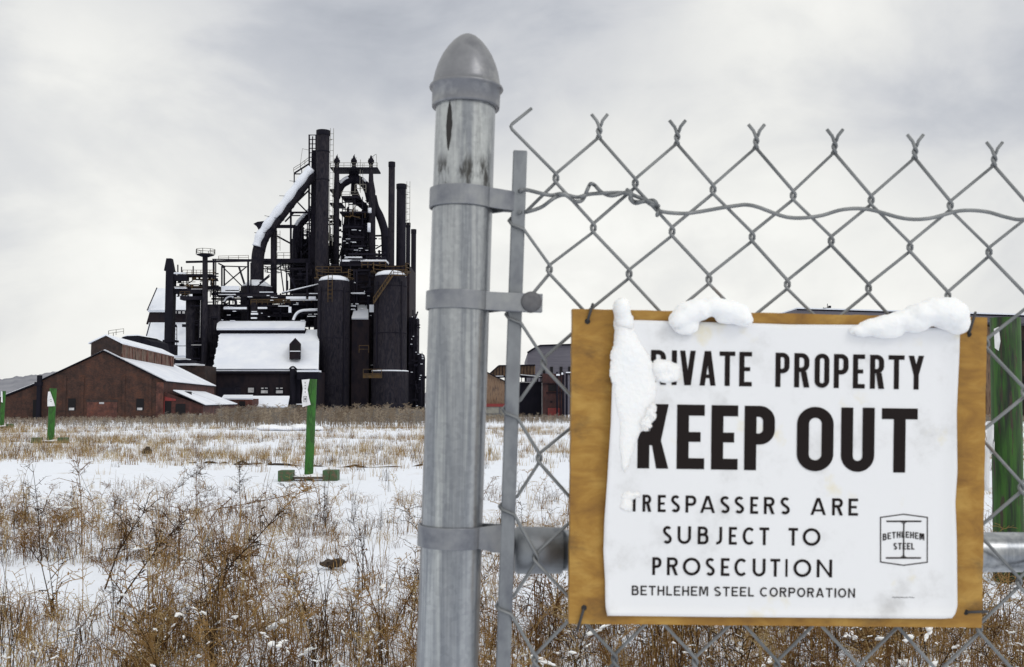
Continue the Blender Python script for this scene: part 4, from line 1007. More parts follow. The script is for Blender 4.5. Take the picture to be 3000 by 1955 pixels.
# split and stains on the post
def on_post(a, py, off=.0003):
    h = hc(py); s1 = (side - axis * side.dot(axis)).normalized(); s2 = axis.cross(s1)
    if s2.dot(FN) < 0: s2 = -s2
    return foot + axis * h + (s1 * math.sin(a) + s2 * math.cos(a)) * (RP + off)
def post_patch(name, mt, a0, wmax, y0, y1, parent, n=14, jag=.0, seed=1, pw=1.0):
    rd = random.Random(seed); mb = MB(); vs = []
    for i in range(n + 1):
        f_ = i / n; wd = wmax * math.sin(math.pi * min(.99, max(.01, f_))) ** pw * (1 + rd.uniform(-jag, jag)); y_ = y0 + (y1 - y0) * f_; aa = a0 + rd.uniform(-jag, jag) * wmax * .4
        for k in (-1, 0, 1): vs.append(on_post(aa + k * wd, y_))
    mb.add(vs, [(3 * i + k, 3 * i + k + 1, 3 * i + 4 + k, 3 * i + 3 + k) for i in range(n) for k in (0, 1)], True)
    return mb.build(name, mt, parent, recalc=False)
post_patch('split', M['gap_dark'], math.asin(-.52), .105, 318, 462, fence, 16, .1, 2, .8)
# mottled stain zone handled in the post material
t, b = nodes(M['galv'])
def bands_mat():
    m_ = M['galv']; t, b = nodes(m_)
    old = b.inputs['Base Color'].links[0].from_socket
    co = t.n('ShaderNodeTexCoord').outputs['Object']; sep = t.n('ShaderNodeSeparateXYZ'); t.put(co, sep.inputs[0])
    za = F(1355, 555).z - fence.location.z; zb_ = F(1355, 470).z - fence.location.z; zc_ = F(1360, 330).z
    mp = t.n('ShaderNodeMapping'); t.put(co, mp.inputs[0]); mp.inputs['Scale'].default_value = (60, 60, 16)
    ns = t.noise(mp.outputs[0], 1.2, 5, .65)
    zone = t.m('MULTIPLY', t.maprange(sep.outputs[2], za - .02, za - .005), t.maprange(sep.outputs[2], zb_ + .006, zb_ - .012))
    zone2 = t.m('MULTIPLY', t.maprange(sep.outputs[2], za - .02, za), .45)
    f_ = t.m('MULTIPLY', zone, t.maprange(ns, .48, .62))
    mp2 = t.n('ShaderNodeMapping'); t.put(co, mp2.inputs[0]); mp2.inputs['Scale'].default_value = (90, 90, 9)
    f2 = t.m('MULTIPLY', zone2, t.maprange(t.noise(mp2.outputs[0], 1.3, 5, .7), .52, .75))
    ff = t.m('MAXIMUM', f_, f2)
    zone3 = t.m('MULTIPLY', t.maprange(sep.outputs[2], za - .01, za + .005), t.maprange(t.noise(mp2.outputs[0], .8, 5, .65), .40, .62))
    old = t.mix(t.m('MULTIPLY', zone3, .55), old, (.50, .52, .51, 1))
    vo = t.n('ShaderNodeTexVoronoi'); t.put(co, vo.inputs['Vector']); vo.inputs['Scale'].default_value = 240      # zinc spangle
    sv = t.n('ShaderNodeSeparateColor'); t.put(vo.outputs['Color'], sv.inputs[0])
    spk = t.ramp(t.m('MULTIPLY_ADD', sv.outputs[0], .5, t.m('MULTIPLY', t.noise(co, 45, 6, .7), .5)), [(.25, (.90, .90, .91)), (.7, (1.06, 1.06, 1.06))])
    old = t.mix(1., old, spk, 'MULTIPLY')
    t.put(t.mix(ff, old, (.032, .031, .029, 1)), b.inputs['Base Color'])
    t.put(t.m('SUBTRACT', t.m('SUBTRACT', .85, t.m('MULTIPLY', zone3, .35)), t.m('MULTIPLY', ff, .5), clamp=True), b.inputs['Metallic'])
bands_mat()
# tension bar
btop = F(1524, 442, .002); bbot = F(1474, 1955, .002); bax = (btop - bbot).normalized(); bfoot = bbot - bax * ((bbot.z - .05) / bax.z)
BW = 41 * PXM
def bar_frame(mb, p, q, wd, th):
    ax = (q - p).normalized(); s1 = (side - ax * side.dot(ax)).normalized(); n_ = s1.cross(ax)
    vs = [e + s1 * (sx * wd / 2) + n_ * (sy * th / 2) for e in (p, q) for sx, sy in ((-1, -1), (1, -1), (1, 1), (-1, 1))]
    mb.add(vs, [(0, 1, 2, 3), (7, 6, 5, 4), (0, 4, 5, 1), (1, 5, 6, 2), (2, 6, 7, 3), (3, 7, 4, 0)])
mb = MB(); bar_frame(mb, bfoot, btop, BW, .0055); mb.build('tension_bar', M['galv_dull'], fence, bevel=.0012)
# bands: a strap bent round the post with a tongue to the right
def band(pyc, hpx, x_end, mt, off_tongue, flare=0):
    h = hc(pyc); hw = hpx * PXM / 2; th = .0022
    s1 = (side - axis * side.dot(axis)).normalized(); s2 = axis.cross(s1)
    if s2.dot(FN) < 0: s2 = -s2
    xe = (F(x_end, pyc) - (foot + axis * h)).dot(s1)
    path = []
    a0 = math.atan2(RP * .55, RP)
    R_ = RP * 1.03
    path.append((xe, off_tongue)); 
    if xe > RP * 1.9: path.append((RP * 1.35, off_tongue + (RP * .6 - off_tongue) * .35))
    for a in np.linspace(R(35), R(325), 40): path.append((R_ * math.cos(a), R_ * math.sin(a)))
    path.append((RP * 1.35, off_tongue - .004)); path.append((xe, off_tongue - .004))
    mb = MB(); vs = []; n = len(path)
    for i, (x_, y_) in enumerate(path):
        a_ = path[max(0, i - 1)]; c_ = path[min(n - 1, i + 1)]; tx, ty = c_[0] - a_[0], c_[1] - a_[1]; l_ = math.hypot(tx, ty) or 1
        nx_, ny_ = ty / l_, -tx / l_
        fl = flare if x_ > RP * 1.2 else 0
        for (o_, z_) in ((0, -hw - fl), (0, hw + fl * .2), (th, hw + fl * .2), (th, -hw - fl)):
            vs.append(foot + axis * (h + z_) + s1 * (x_ + nx_ * o_) + s2 * (y_ + ny_ * o_))
    fs = []
    for i in range(n - 1):
        for k in range(4): fs.append((4 * i + k, 4 * i + (k + 1) % 4, 4 * (i + 1) + (k + 1) % 4, 4 * (i + 1) + k))
    fs += [(3, 2, 1, 0), (4 * n - 4, 4 * n - 3, 4 * n - 2, 4 * n - 1)]
    mb.add(vs, fs, False)
    o = mb.build('brace_band', mt, fence, bevel=.0006)
    return o
M['band'] = mat('band_steel', (.14, .15, .18), .45, .8, [(.23, .24, .265), (.30, .31, .32)], 34, (1, 1, 1), .1, 120, lo=.3, hi=.7)
band(586, 58, 1512, M['band'], .001)
b2_ = band(884, 53, 1586, M['band'], .012)
band(1568, 60, 1470, M['band'], .001, .006)
# carriage bolt head at the tongue of the middle band
mb = MB(); c = F(1557, 884, .017); n_ = FN
mb.tube([c - n_ * .012, c - n_ * .0012, c + n_ * .0002, c + n_ * .0008], [.0098, .0098, .0088, .0050], 24); mb.build('bolt', M['bolt'], b2_)
# rail and its cup
def Fz(px, py, off): return F(px, py, off)
ra = F(1560, 1612, -.026); rb = F(3900, 1622, -.026); RR = 59 * PXM
mb = MB(); mb.tube([ra, ra.lerp(rb, .3), ra.lerp(rb, .6), rb], RR, 28); rl = mb.build('rail', M['galv'], fence)
ca = F(1506, 1612, -.026); cb_ = F(1645, 1613, -.026)
mb = MB(); mb.tube([ca, ca.lerp(cb_, .06), cb_], [RR * 1.0, RR * 1.16, RR * 1.14], 28); mb.tube([F(1455, 1590, -.02), F(1515, 1600, -.024)], .009, 12); mb.build('rail_cup', M['galv_dull'], rl)
# the woven mesh
def node(k, r):
    rr_ = min(r, 12.); t_ = rr_ / 11
    x_ = 1389 + k * (184 + 4 * t_) - 7 * rr_ + .19 * rr_ ** 2
    y_ = 320 + 13 * k * (1 - .75 * t_) + 102 * rr_ + .75 * rr_ ** 2 + 9.6 * t_ * max(0, min(k, 7) - 2)
    if r > 12: x_ += -2.2 * (r - 12); y_ += 112 * (r - 12)
    rd = random.Random(int(k * 2) * 1000 + int(r)); x_ += rd.uniform(-3.6, 3.6); y_ += rd.uniform(-3.2, 3.2)
    return x_, y_
RW = .00165; DF = .0022; NR = 41
def wire_points(kind, i):
    pts = []
    for r in range(0 if not (kind == 'A' and i == -1) else 1, NR):
        if kind == 'A': k, bend = (i, -1) if r % 2 == 0 else (i + .5, 1)
        else: k, bend = (i, 1) if r % 2 == 0 else (i - .5, -1)
        x_, y_ = node(k, r)
        if r == 0:
            pts.append((x_ + (2 if bend < 0 else -2), y_, 0)); continue
        # a wire coming from the left (bend = +1) turns back just right of the node
        o = 4.5 * bend; dn = DF * bend
        if kind == 'A' and i == -1 and bend == -1:   # round the tension bar
            bx = 1524 - (y_ * 1.2605 - 442) * .03305; bx /= 1.2605
            pts += [(bx + 20, y_ - 22, -.004), (bx - 14, y_ - 8, -.005), (bx - 21, y_, .001), (bx - 14, y_ + 9, .0075), (bx + 14, y_ + 20, .0075)]
        else: pts += [(x_ + o * .2, y_ - 9, dn), (x_ + o, y_ - 3.5, dn * .8), (x_ + o, y_ + 3.5, -dn * .8), (x_ + o * .2, y_ + 9, -dn)]
    return pts
mb = MB()
for i in range(-1, 14):
    for kind in ('A', 'B'):
        if kind == 'B' and i < 0: continue
        P = [FD(*p) for p in wire_points(kind, i)]
        if kind == 'A' and i == -1: P = [FD(1236, 252, .002), FD(1190, 289, .002), FD(1187, 294, .002), FD(1190, 301, .002)] + P
        mb.tube(P, RW, 6)
for i in range(0, 14):        # twisted knuckles with splayed ends
    x_, y_ = node(i, 0)
    for s_ in (-1, 1):
        P = []
        for q in range(9):
            a = q / 8 * math.pi * 2.0 + (0 if s_ > 0 else math.pi)
            P.append(FD(x_ + 4.2 * math.cos(a) + q * .3, y_ - q * 4.2, .0022 * math.sin(a)))
        e = (x_ + 2 + s_ * 19, y_ - 34 - 22); P += [FD(x_ + 2 + s_ * 7, y_ - 41, 0), FD(*e, .001)]
        mb.tube(P, RW, 6)
mb.build('wire_mesh', M['wire'], fence, recalc=False)
# loose tie wire along the top
w1 = [(1522, 560), (1544, 557), (1610, 572), (1645, 568), (1691, 578), (1722, 570), (1772, 566), (1834, 566), (1865, 576), (1920, 599), (1935, 619), (1997, 626), (2042, 622), (2143, 605), (2206, 603), (2307, 637), (2395, 634), (2470, 614), (2546, 614),
      (2647, 640), (2723, 640), (2811, 618), (2886, 620), (2950, 637), (3000, 643), (3120, 625), (3260, 640), (3500, 650)]
w2 = [(1520, 622), (1544, 621), (1587, 607), (1625, 580), (1656, 572), (1683, 590), (1707, 586), (1722, 553), (1730, 539), (1742, 543), (1761, 562), (1792, 574), (1838, 564), (1854, 588), (1881, 592), (1916, 588), (1927, 611), (1925, 632)]
w3 = [(1836, 556), (1850, 566), (1846, 582), (1862, 596), (1890, 590), (1908, 600), (1930, 604)]
mb = MB()
for wi, ws in enumerate((w1, w2, w3)):
    P = smooth_pts(ws, 5); mb.tube([F(p[0], p[1], .005 + .003 * math.sin(i * .9 + wi * 2)) for i, p in enumerate(P)], .0019, 7)
mb.build('tie_wire', M['wire'], fence, recalc=False)

# ------------------------------------------------------------------ the warning sign
sg = thing('warning_sign', 'white paper keep-out sign on a brown plywood board wired to the fence', 'sign', F(2270, 1834, .016))
BO = .022                        # board front face in front of the fence plane
bc = [(1678, 905), (2892, 931), (2877, 1840), (1667, 1828)]
def inboard(u, v, off):
    xa = bc[0][0] + (bc[1][0] - bc[0][0]) * u; ya = bc[0][1] + (bc[1][1] - bc[0][1]) * u
    xb = bc[3][0] + (bc[2][0] - bc[3][0]) * u; yb = bc[3][1] + (bc[2][1] - bc[3][1]) * u
    return F(xa + (xb - xa) * v, ya + (yb - ya) * v, off)
mb = MB()
edge = [(u, 0) for u in np.linspace(0, 1, 40)] + [(1, v) for v in np.linspace(0, 1, 30)[1:]] + [(u, 1) for u in np.linspace(1, 0, 40)[1:]] + [(0, v) for v in np.linspace(1, 0, 30)[1:-1]]
rd = random.Random(3)
edge = [(u + rd.uniform(-.0008, .0008), v + rd.uniform(-.001, .001)) for u, v in edge]
mb.prism([inboard(u, v, BO) for u, v in edge], -FN * .012); brd = mb.build('plywood_board', M['ply'], sg)
PL = [(938, 1809), (975, 1800), (1069, 1797), (1149, 1793), (1243, 1790), (1347, 1783), (1400, 1780), (1525, 1771), (1615, 1768), (1704, 1773), (1776, 1774), (1805, 1780)]
PR = [(950, 2813), (1034, 2811), (1138, 2806), (1208, 2803), (1382, 2805), (1472, 2799), (1579, 2803), (1779, 2805), (1800, 2798), (1813, 2788)]
PT = [(1800, 940), (1852, 938), (1967, 942), (2183, 947), (2300, 951), (2509, 952), (2613, 959), (2780, 961), (2813, 958)]
PB = [(1780, 1804), (1873, 1805), (2130, 1808), (2407, 1810), (2622, 1812), (2780, 1813), (2800, 1811)]
ip = lambda x_, tab: float(np.interp(x_, [a for a, _ in tab], [b_ for _, b_ in tab]))
def paper_off(px, py):
    u = (px - 1790) / 1015; v = (py - 945) / 865
    o = BO + .0026 + .0010 * math.sin(u * 9 + 1) * math.sin(v * 5 + .5) + .0005 * math.sin(u * 3 - v * 8)
    o += .006 * max(0, (.075 - u) / .075) ** 1.6 * (.6 + .4 * math.sin(v * 6))          # curling left edge
    o += .004 * max(0, (u - .95) / .05) ** 1.5 + .003 * max(0, (v - .97) / .03) + .0008 * math.exp(-((u - .12) / .12) ** 2) * math.sin(v * 4)
    return o
mb = MB(); nu, nv = 90, 70; vs = []
for j in range(nv + 1):
    v = j / nv
    for i in range(nu + 1):
        u = i / nu
        px = 1790 + u * 1015; py = 945 + v * 866
        yt = ip(px, PT); yb = ip(px, PB); py = yt + (yb - yt) * v
        xl = ip(py, PL); xr = ip(py, PR); px = xl + (xr - xl) * u
        vs.append(F(px, py, paper_off(px, py)))
mb.add(vs, [(j * (nu + 1) + i, (j + 1) * (nu + 1) + i, (j + 1) * (nu + 1) + i + 1, j * (nu + 1) + i + 1) for j in range(nv) for i in range(nu)], True)
pap = mb.build('paper', M['paper'], sg, recalc=False)
so = pap.modifiers.new('thick', 'SOLIDIFY'); so.thickness = .0005; so.offset = -1

# --- lettering: every glyph is drawn from bars, slanted bars and ribbons in a unit box
def rect(x0, y0, x1, y1): return [[(x0, y0), (x1, y0), (x1, y1), (x0, y1)]]
def slant(xb, xt, wd, y0=0., y1=1.): return [[(xb, y0), (xb + wd, y0), (xt + wd, y1), (xt, y1)]]
def arcpts(cx, cy, rx, ry, a0, a1, n=14): return [(cx + rx * math.cos(R(a0 + (a1 - a0) * i / n)), cy + ry * math.sin(R(a0 + (a1 - a0) * i / n))) for i in range(n + 1)]
def strip(o, i_): return [[o[k], o[k + 1], i_[k + 1], i_[k]] for k in range(len(o) - 1)]
def bowl(x0, y0, x1, y1, s, h, r):
    o = [(x0, y1)] + arcpts(x1 - r, y1 - min(r, (y1 - y0) / 2), r, min(r, (y1 - y0) / 2), 90, 0) + arcpts(x1 - r, y0 + min(r, (y1 - y0) / 2), r, min(r, (y1 - y0) / 2), 0, -90) + [(x0, y0)]
    X1, Y1, Y0 = x1 - s, y1 - h, y0 + h; q = max(.3 * r, r - s); qy = min(max(.02, min(r, (y1 - y0) / 2) - h), (Y1 - Y0) / 2)
    i_ = [(x0, Y1)] + arcpts(X1 - q, Y1 - qy, q, qy, 90, 0) + arcpts(X1 - q, Y0 + qy, q, qy, 0, -90) + [(x0, Y0)]
    return strip(o, i_)
def glyph(c, w_, s, h):
    """w_: width, s: stem weight, h: bar weight, all relative to the letter height; y runs up"""
    if c == 'I': return rect(0, 0, w_, 1)
    if c == 'E': return rect(0, 0, s, 1) + rect(s, 0, w_, h) + rect(s, 1 - h, w_, 1) + rect(s, .5 - h * .45, w_ * .86, .5 + h * .45)
    if c == 'L': return rect(0, 0, s, 1) + rect(s, 0, w_, h)
    if c == 'T': return rect(0, 1 - h, w_, 1) + rect(w_ / 2 - s / 2, 0, w_ / 2 + s / 2, 1 - h)
    if c == 'H': return rect(0, 0, s, 1) + rect(w_ - s, 0, w_, 1) + rect(s, .5 - h / 2, w_ - s, .5 + h / 2)
    if c == 'N': return rect(0, 0, s, 1) + rect(w_ - s, 0, w_, 1) + [[(s, 1 - s * .2), (s, 1 - 1.5 * s if s < .3 else .4), (w_ - s, .0 + s * .2), (w_ - s, 1.5 * s if s < .3 else .6)]]
    if c == 'M': return rect(0, 0, s, 1) + rect(w_ - s, 0, w_, 1) + slant(w_ / 2 - s / 2, s * .9, s * .9, .15, 1) + slant(w_ / 2 - s * .4, w_ - 1.8 * s, s * .9, .15, 1)
    if c == 'V': d = s * 1.02; return slant(w_ / 2 - d * .62, 0, d) + slant(w_ / 2 - d * .38, w_ - d, d)
    if c == 'A':
        d = s * 1.02; z = .27
        return slant(0, w_ / 2 - d * .62, d) + slant(w_ - d, w_ / 2 - d * .38, d) + rect(w_ * .24, z - h * .4, w_ * .76, z + h * .4)
    if c == 'Y': d = s * 1.05; return rect(w_ / 2 - s / 2, 0, w_ / 2 + s / 2, .47) + slant(w_ / 2 - s * .52, 0, d, .44, 1) + slant(w_ / 2 + s * .52 - d, w_ - d, d, .44, 1)
    if c == 'K':
        return rect(0, 0, s, 1) + slant(w_ * .30, w_ - s * 1.12, s * 1.1, .36, 1) + [[(w_ - s * 1.02, 0), (w_, 0), (w_ * .64, .64), (w_ * .64 - s * .55, .46)]]
    if c == 'P': return rect(0, 0, s, 1) + bowl(s, .40, w_, 1, s, h, min(.28, w_ * .5))
    if c == 'R': return rect(0, 0, s, 1) + bowl(s, .45, w_ * .98, 1, s, h, min(.26, w_ * .5)) + (slant(w_ - s * 1.1, w_ * .42, s * 1.1, 0, .47) if s < .25 else rect(w_ - s * .98, 0, w_, .44) )
    if c == 'B': return rect(0, 0, s, 1) + bowl(s, .47, w_ * .93, 1, s, h, min(.26, w_ * .45)) + bowl(s, 0, w_, .47 + h * .98, s, h, min(.26, w_ * .45))
    if c == 'O':
        r = w_ / 2; ry = min(r, .5) if s < .25 and w_ > .6 else r * .95
        if w_ > .6 and s < .25: ry = .5
        o = arcpts(r, 1 - ry, r, ry, 0, 180, 22) + arcpts(r, ry, r, ry, 180, 360, 22); o.append(o[0])
        q = r - s; qy = max(ry - h, .02)
        if w_ <= .6 or s >= .25: qy = q * .95
        i_ = arcpts(r, 1 - h - qy, q, qy, 0, 180, 22) + arcpts(r, h + qy, q, qy, 180, 360, 22); i_.append(i_[0])
        return strip(o, i_)
    if c == 'U':
        r = w_ / 2; o = [(0, 1)] + arcpts(r, r, r, r, 180, 360, 20) + [(w_, 1)]; q = r - s
        i_ = [(s, 1)] + arcpts(r, h + q, q, q, 180, 360, 20) + [(w_ - s, 1)]; return strip(o, i_)
    if c == 'J':
        r = w_ * .62; o = [(w_, 1), (w_, r)] + arcpts(w_ - r, r, r, r, 0, -100, 12); i_ = [(w_ - s, 1), (w_ - s, r)] + arcpts(w_ - r, r, r - s, r - h, 0, -100, 12); return strip(o, i_)
    if c == 'C':
        r = w_ * .54; o = arcpts(r, .5, r, .5, 48, 312, 26); i_ = arcpts(r, .5, r - s, .5 - h, 48, 312, 26); return strip(o, i_)
    if c == 'S':
        rx = w_ / 2; ct_ = [(rx, .735), (rx, .265)]; ry = .265
        ctr = arcpts(rx, .735, rx - s / 2, ry - h / 2, 35, 180, 12) + smooth_s(rx, s, h) + arcpts(rx, .265, rx - s / 2, ry - h / 2, 0, -145, 12)
        return ribbon(ctr, s * .97)
    return []
def smooth_s(rx, s, h):
    a = (s / 2, .735); d = (2 * rx - s / 2, .265); b_ = (s / 2, .735 - .20); c = (2 * rx - s / 2, .265 + .20); out = []
    for i in range(1, 12):
        t_ = i / 12; out.append(tuple((1 - t_) ** 3 * a[k] + 3 * (1 - t_) ** 2 * t_ * b_[k] + 3 * (1 - t_) * t_ ** 2 * c[k] + t_ ** 3 * d[k] for k in (0, 1)))
    return out
def ribbon(c, wd):
    o = []; i_ = []; n = len(c)
    for k in range(n):
        a = c[max(0, k - 1)]; b_ = c[min(n - 1, k + 1)]; tx, ty = b_[0] - a[0], b_[1] - a[1]; l_ = math.hypot(tx, ty) or 1
        nx_, ny_ = -ty / l_ * wd / 2, tx / l_ * wd / 2; o.append((c[k][0] + nx_, c[k][1] + ny_)); i_.append((c[k][0] - nx_, c[k][1] - ny_))
    return strip(o, i_)
def ink_polys(mb, polys, fmap):
    for q, poly in enumerate(polys):
        e = .00040 + .000012 * (q % 40)
        # cut long edges so that the ink follows the paper
        vs = [F(*p, paper_off(*p) + e) for p in (fmap(x_, y_) for x_, y_ in poly)]
        mb.add(vs, [tuple(range(len(vs)))])
def row(name, letters, ytop, ybot, sw, hw, mt='ink', slope_x=(1850, 2700), lean=.012, gap=40):
    """letters: (char, x0, x1); ytop/ybot: photo rows at both slope_x columns; sw, hw: weights in photo pixels"""
    mb = MB(); last = None
    for c, x0, x1 in letters:
        if last is not None and x0 - last > gap: mb.build(name, M[mt], pap, recalc=False); mb = MB()
        last = x1
        xm = (x0 + x1) / 2; f_ = (xm - slope_x[0]) / (slope_x[1] - slope_x[0])
        yt = ytop[0] + (ytop[1] - ytop[0]) * f_; yb = ybot[0] + (ybot[1] - ybot[0]) * f_; hh = yb - yt
        polys = glyph(c, (x1 - x0) / hh, sw / hh, hw / hh)
        # subdivide tall polygons vertically is not needed: the paper is nearly flat within a letter
        ink_polys(mb, polys, lambda x_, y_: (x0 + x_ * hh + (y_ - .5) * hh * lean, yb - y_ * hh + (x_ * hh - (x1 - x0) / 2) * (yt * 0 + .0125)))
    return mb.build(name, M[mt], pap, recalc=False)
row('lettering', [('P', 1855, 1897), ('R', 1907, 1952), ('I', 1968, 1983), ('V', 1992, 2038), ('A', 2050, 2097), ('T', 2108, 2154), ('E', 2166, 2203),
    ('P', 2272, 2313), ('R', 2327, 2372), ('O', 2387, 2430), ('P', 2443, 2486), ('E', 2499, 2534), ('R', 2549, 2591), ('T', 2603, 2650), ('Y', 2662, 2707)], (1024, 1043), (1126, 1142), 15, 13)
row('lettering', [('K', 1868, 1959), ('E', 1983, 2064), ('E', 2084, 2162), ('P', 2181, 2270), ('O', 2335, 2442), ('U', 2464, 2562), ('T', 2583, 2688)], (1183, 1198), (1372, 1386), 35, 32)
c3 = lambda a, b_: (1640 + a / 2.795, 1640 + b_ / 2.795)
def r3(s_, xs): return [(c, *c3(a, b_)) for c, (a, b_) in zip(s_, xs)]
row('lettering', r3('TRESPASSERS', [(570, 650), (678, 750), (803, 868), (912, 985), (1030, 1118), (1150, 1272), (1315, 1392), (1432, 1510), (1560, 1625), (1672, 1760), (1808, 1885)]) +
    [('A', 2375, 2420), ('R', 2438, 2470), ('E', 2486, 2514)], (1449, 1465), (1499, 1515), 8.2, 7.8)
row('lettering', r3('SUBJECT', [(845, 918), (965, 1075), (1130, 1218), (1262, 1330), (1385, 1450), (1498, 1598), (1635, 1715)]) + [('T', 2310, 2338), ('O', 2352, 2404)], (1540, 1553), (1592, 1604), 8.2, 7.8)
row('lettering', r3('PROSECUTI', [(758, 832), (878, 968), (1008, 1152), (1195, 1270), (1320, 1390), (1430, 1535), (1580, 1685), (1725, 1805), (1848, 1866)]) + [('O', 2325, 2377), ('N', 2393, 2438)], (1632, 1644), (1684, 1696), 8.2, 7.8)
def auto(s_, x0, x1, gap, sp, ww):
    tot = sum(sp if c == ' ' else ww.get(c, ww['*']) + gap for c in s_) - gap; k = (x1 - x0) / tot; x_ = x0; out = []
    for c in s_:
        if c == ' ': x_ += sp * k; continue
        w_ = ww.get(c, ww['*']); out.append((c, x_, x_ + w_ * k)); x_ += (w_ + gap) * k
    return out
HW_ = {'*': .62, 'I': .15, 'M': .80, 'O': .74, 'C': .70, 'E': .58, 'L': .52, 'T': .62, 'A': .72}
row('lettering', auto('BETHLEHEM STEEL CORPORATION', 1851, 2505, .17, .38, HW_), (1716, 1727), (1744, 1754), 4.6, 4.3, gap=9)
# emblem
c4 = lambda a, b_: (2300 + a / 2.794, 1400 + b_ / 2.794)
mb = MB()
def seg(a, b_, wd, z=0):
    (x0, y0), (x1, y1) = c4(*a), c4(*b_); dx_, dy_ = x1 - x0, y1 - y0; l_ = math.hypot(dx_, dy_); n_ = (-dy_ / l_ * wd / 2, dx_ / l_ * wd / 2); e_ = (dx_ / l_ * wd * .4, dy_ / l_ * wd * .4)
    q = [(x0 - e_[0] + n_[0], y0 - e_[1] + n_[1]), (x1 + e_[0] + n_[0], y1 + e_[1] + n_[1]), (x1 + e_[0] - n_[0], y1 + e_[1] - n_[1]), (x0 - e_[0] - n_[0], y0 - e_[1] - n_[1])]
    mb.add([F(*p, paper_off(*p) + .00022 + z * .00002) for p in q], [(0, 1, 2, 3)])
hx = [(782, 325), (970, 299), (1165, 325), (1164, 692), (970, 717), (782, 690)]
for i in range(6): seg(hx[i], hx[(i + 1) % 6], 3.3, i)
seg((835, 357), (1112, 357), 4.4, 7); seg((830, 657), (1108, 657), 4.4, 8); seg((973, 360), (970, 655), 3.8, 9)
for s_ in (-1, 1): seg((972 + s_ * 22, 362), (972 + s_ * 3, 376), 2, 10 + s_); seg((970 + s_ * 22, 652), (970 + s_ * 3, 638), 2, 14 + s_)
for c, x0, x1 in auto('BETHLEHEM', 800, 1140, .16, .3, HW_):
    xm = (x0 + x1) / 2; up = 26 * (1 - ((xm - 970) / 170) ** 2); sl_ = ((xm - 970) / 170) * -.16
    hh = 56 - 6 * (1 - abs(xm - 970) / 170)
    yb = 517 - up
    q0 = len(mb.V)
    polys = glyph(c, (x1 - x0) / hh, 10 / hh, 9 / hh)
    ink_polys(mb, polys, lambda x_, y_: c4(x0 + x_ * hh, yb - y_ * hh - sl_ * (x_ * hh - (x1 - x0) / 2) * 1.0))
for c, x0, x1 in auto('STEEL', 888, 1058, .16, .3, HW_):
    ink_polys(mb, glyph(c, (x1 - x0) / 54, 10.5 / 54, 9.5 / 54), lambda x_, y_: c4(x0 + x_ * 54, 588 - y_ * 54))
mb.build('emblem', M['ink'], pap, recalc=False)
mb = MB()
for (a, b_) in ((880, 905), (910, 940), (945, 985), (990, 1005), (1015, 1056)): seg((a, 978), (b_, 982), 2.0, a % 7)
mb.build('fine_print', M['inkgrey'], pap, recalc=False)
# tie wires and holes of the board
for (hx_, hy_, ex, ey) in ((1721, 942, 1735, 896), (2838, 980, 2856, 922), (1711, 1781, 1693, 1842), (2830, 1794, 2886, 1792)):
    mb = MB(); mb.tube([F(hx_, hy_, BO - .004), F(hx_, hy_, BO + .0006)], .0026, 14); hl = mb.build('hole', M['gap_dark'], brd, recalc=False)
    mb = MB(); P = [F(hx_, hy_, BO - .003), F(hx_ + (ex - hx_) * .12, hy_ + (ey - hy_) * .12, BO + .0026), F(hx_ + (ex - hx_) * .6, hy_ + (ey - hy_) * .6, BO + .003), F(ex, ey, BO + .0015), F(ex + (ex - hx_) * .1, ey + (ey - hy_) * .1, BO - .012), F(ex, ey, .0)]
    mb.tube(P, .0013, 8); mb.build('tie_wire', M['wire_dark'], sg, recalc=False)

# ------------------------------------------------------------------ snow clinging to the sign
def fe(px, py, rx, ry, off=BO + .008, rz=.012): return (F(px, py, off), (rx * PXM, rz, ry * PXM))
def snow(label, els, amp=.0012, voxel=.0013, sc_=85, smooth=45): return tag(blob('snow_clump', els, M['clumpsnow'], voxel=voxel, noise_amp=amp, noise_scale=sc_, smooth=smooth), label, 'snow', 'snow clumps on the sign')
def crust(label, x0, x1, y0, y1, hf, step=1.6):
    """thin snow frozen to the paper: a skin whose thickness runs out to nothing at its ragged edge"""
    nx_ = int((x1 - x0) / step); ny_ = int((y1 - y0) / step); H_ = {}; mb = MB(); idx = {}; vs = []
    for j in range(ny_ + 1):
        for i in range(nx_ + 1): px = x0 + i * step; py = y0 + j * step; H_[i, j] = hf(px, py)
    def vid(i, j):
        if (i, j) not in idx:
            px = x0 + i * step; py = y0 + j * step; idx[i, j] = len(vs); vs.append(F(px, py, paper_off(px, py) + max(-.0002, H_[i, j])))
        return idx[i, j]
    fs = [(vid(i, j), vid(i, j + 1), vid(i + 1, j + 1), vid(i + 1, j)) for j in range(ny_) for i in range(nx_) if max(H_[i, j], H_[i + 1, j], H_[i, j + 1], H_[i + 1, j + 1]) > 0]
    mb.add(vs, fs, True)
    return tag(mb.build('snow_clump', M['clumpsnow'], recalc=False), label, 'snow', 'snow clumps on the sign')
def fbm(px, py, sc, o_=0): return mnoise.noise((px / sc, py / sc, o_)) + .5 * mnoise.noise((px / sc * 2.3, py / sc * 2.3, o_ + 4)) + .3 * mnoise.noise((px / sc * 5, py / sc * 5, o_ + 9))
RT = [(925, 1828, 26), (960, 1829, 29), (1000, 1837, 38), (1040, 1846, 54), (1090, 1853, 68), (1130, 1861, 66), (1180, 1861, 58), (1215, 1860, 48), (1250, 1850, 36), (1300, 1838, 25), (1350, 1832, 14), (1385, 1830, 3)]
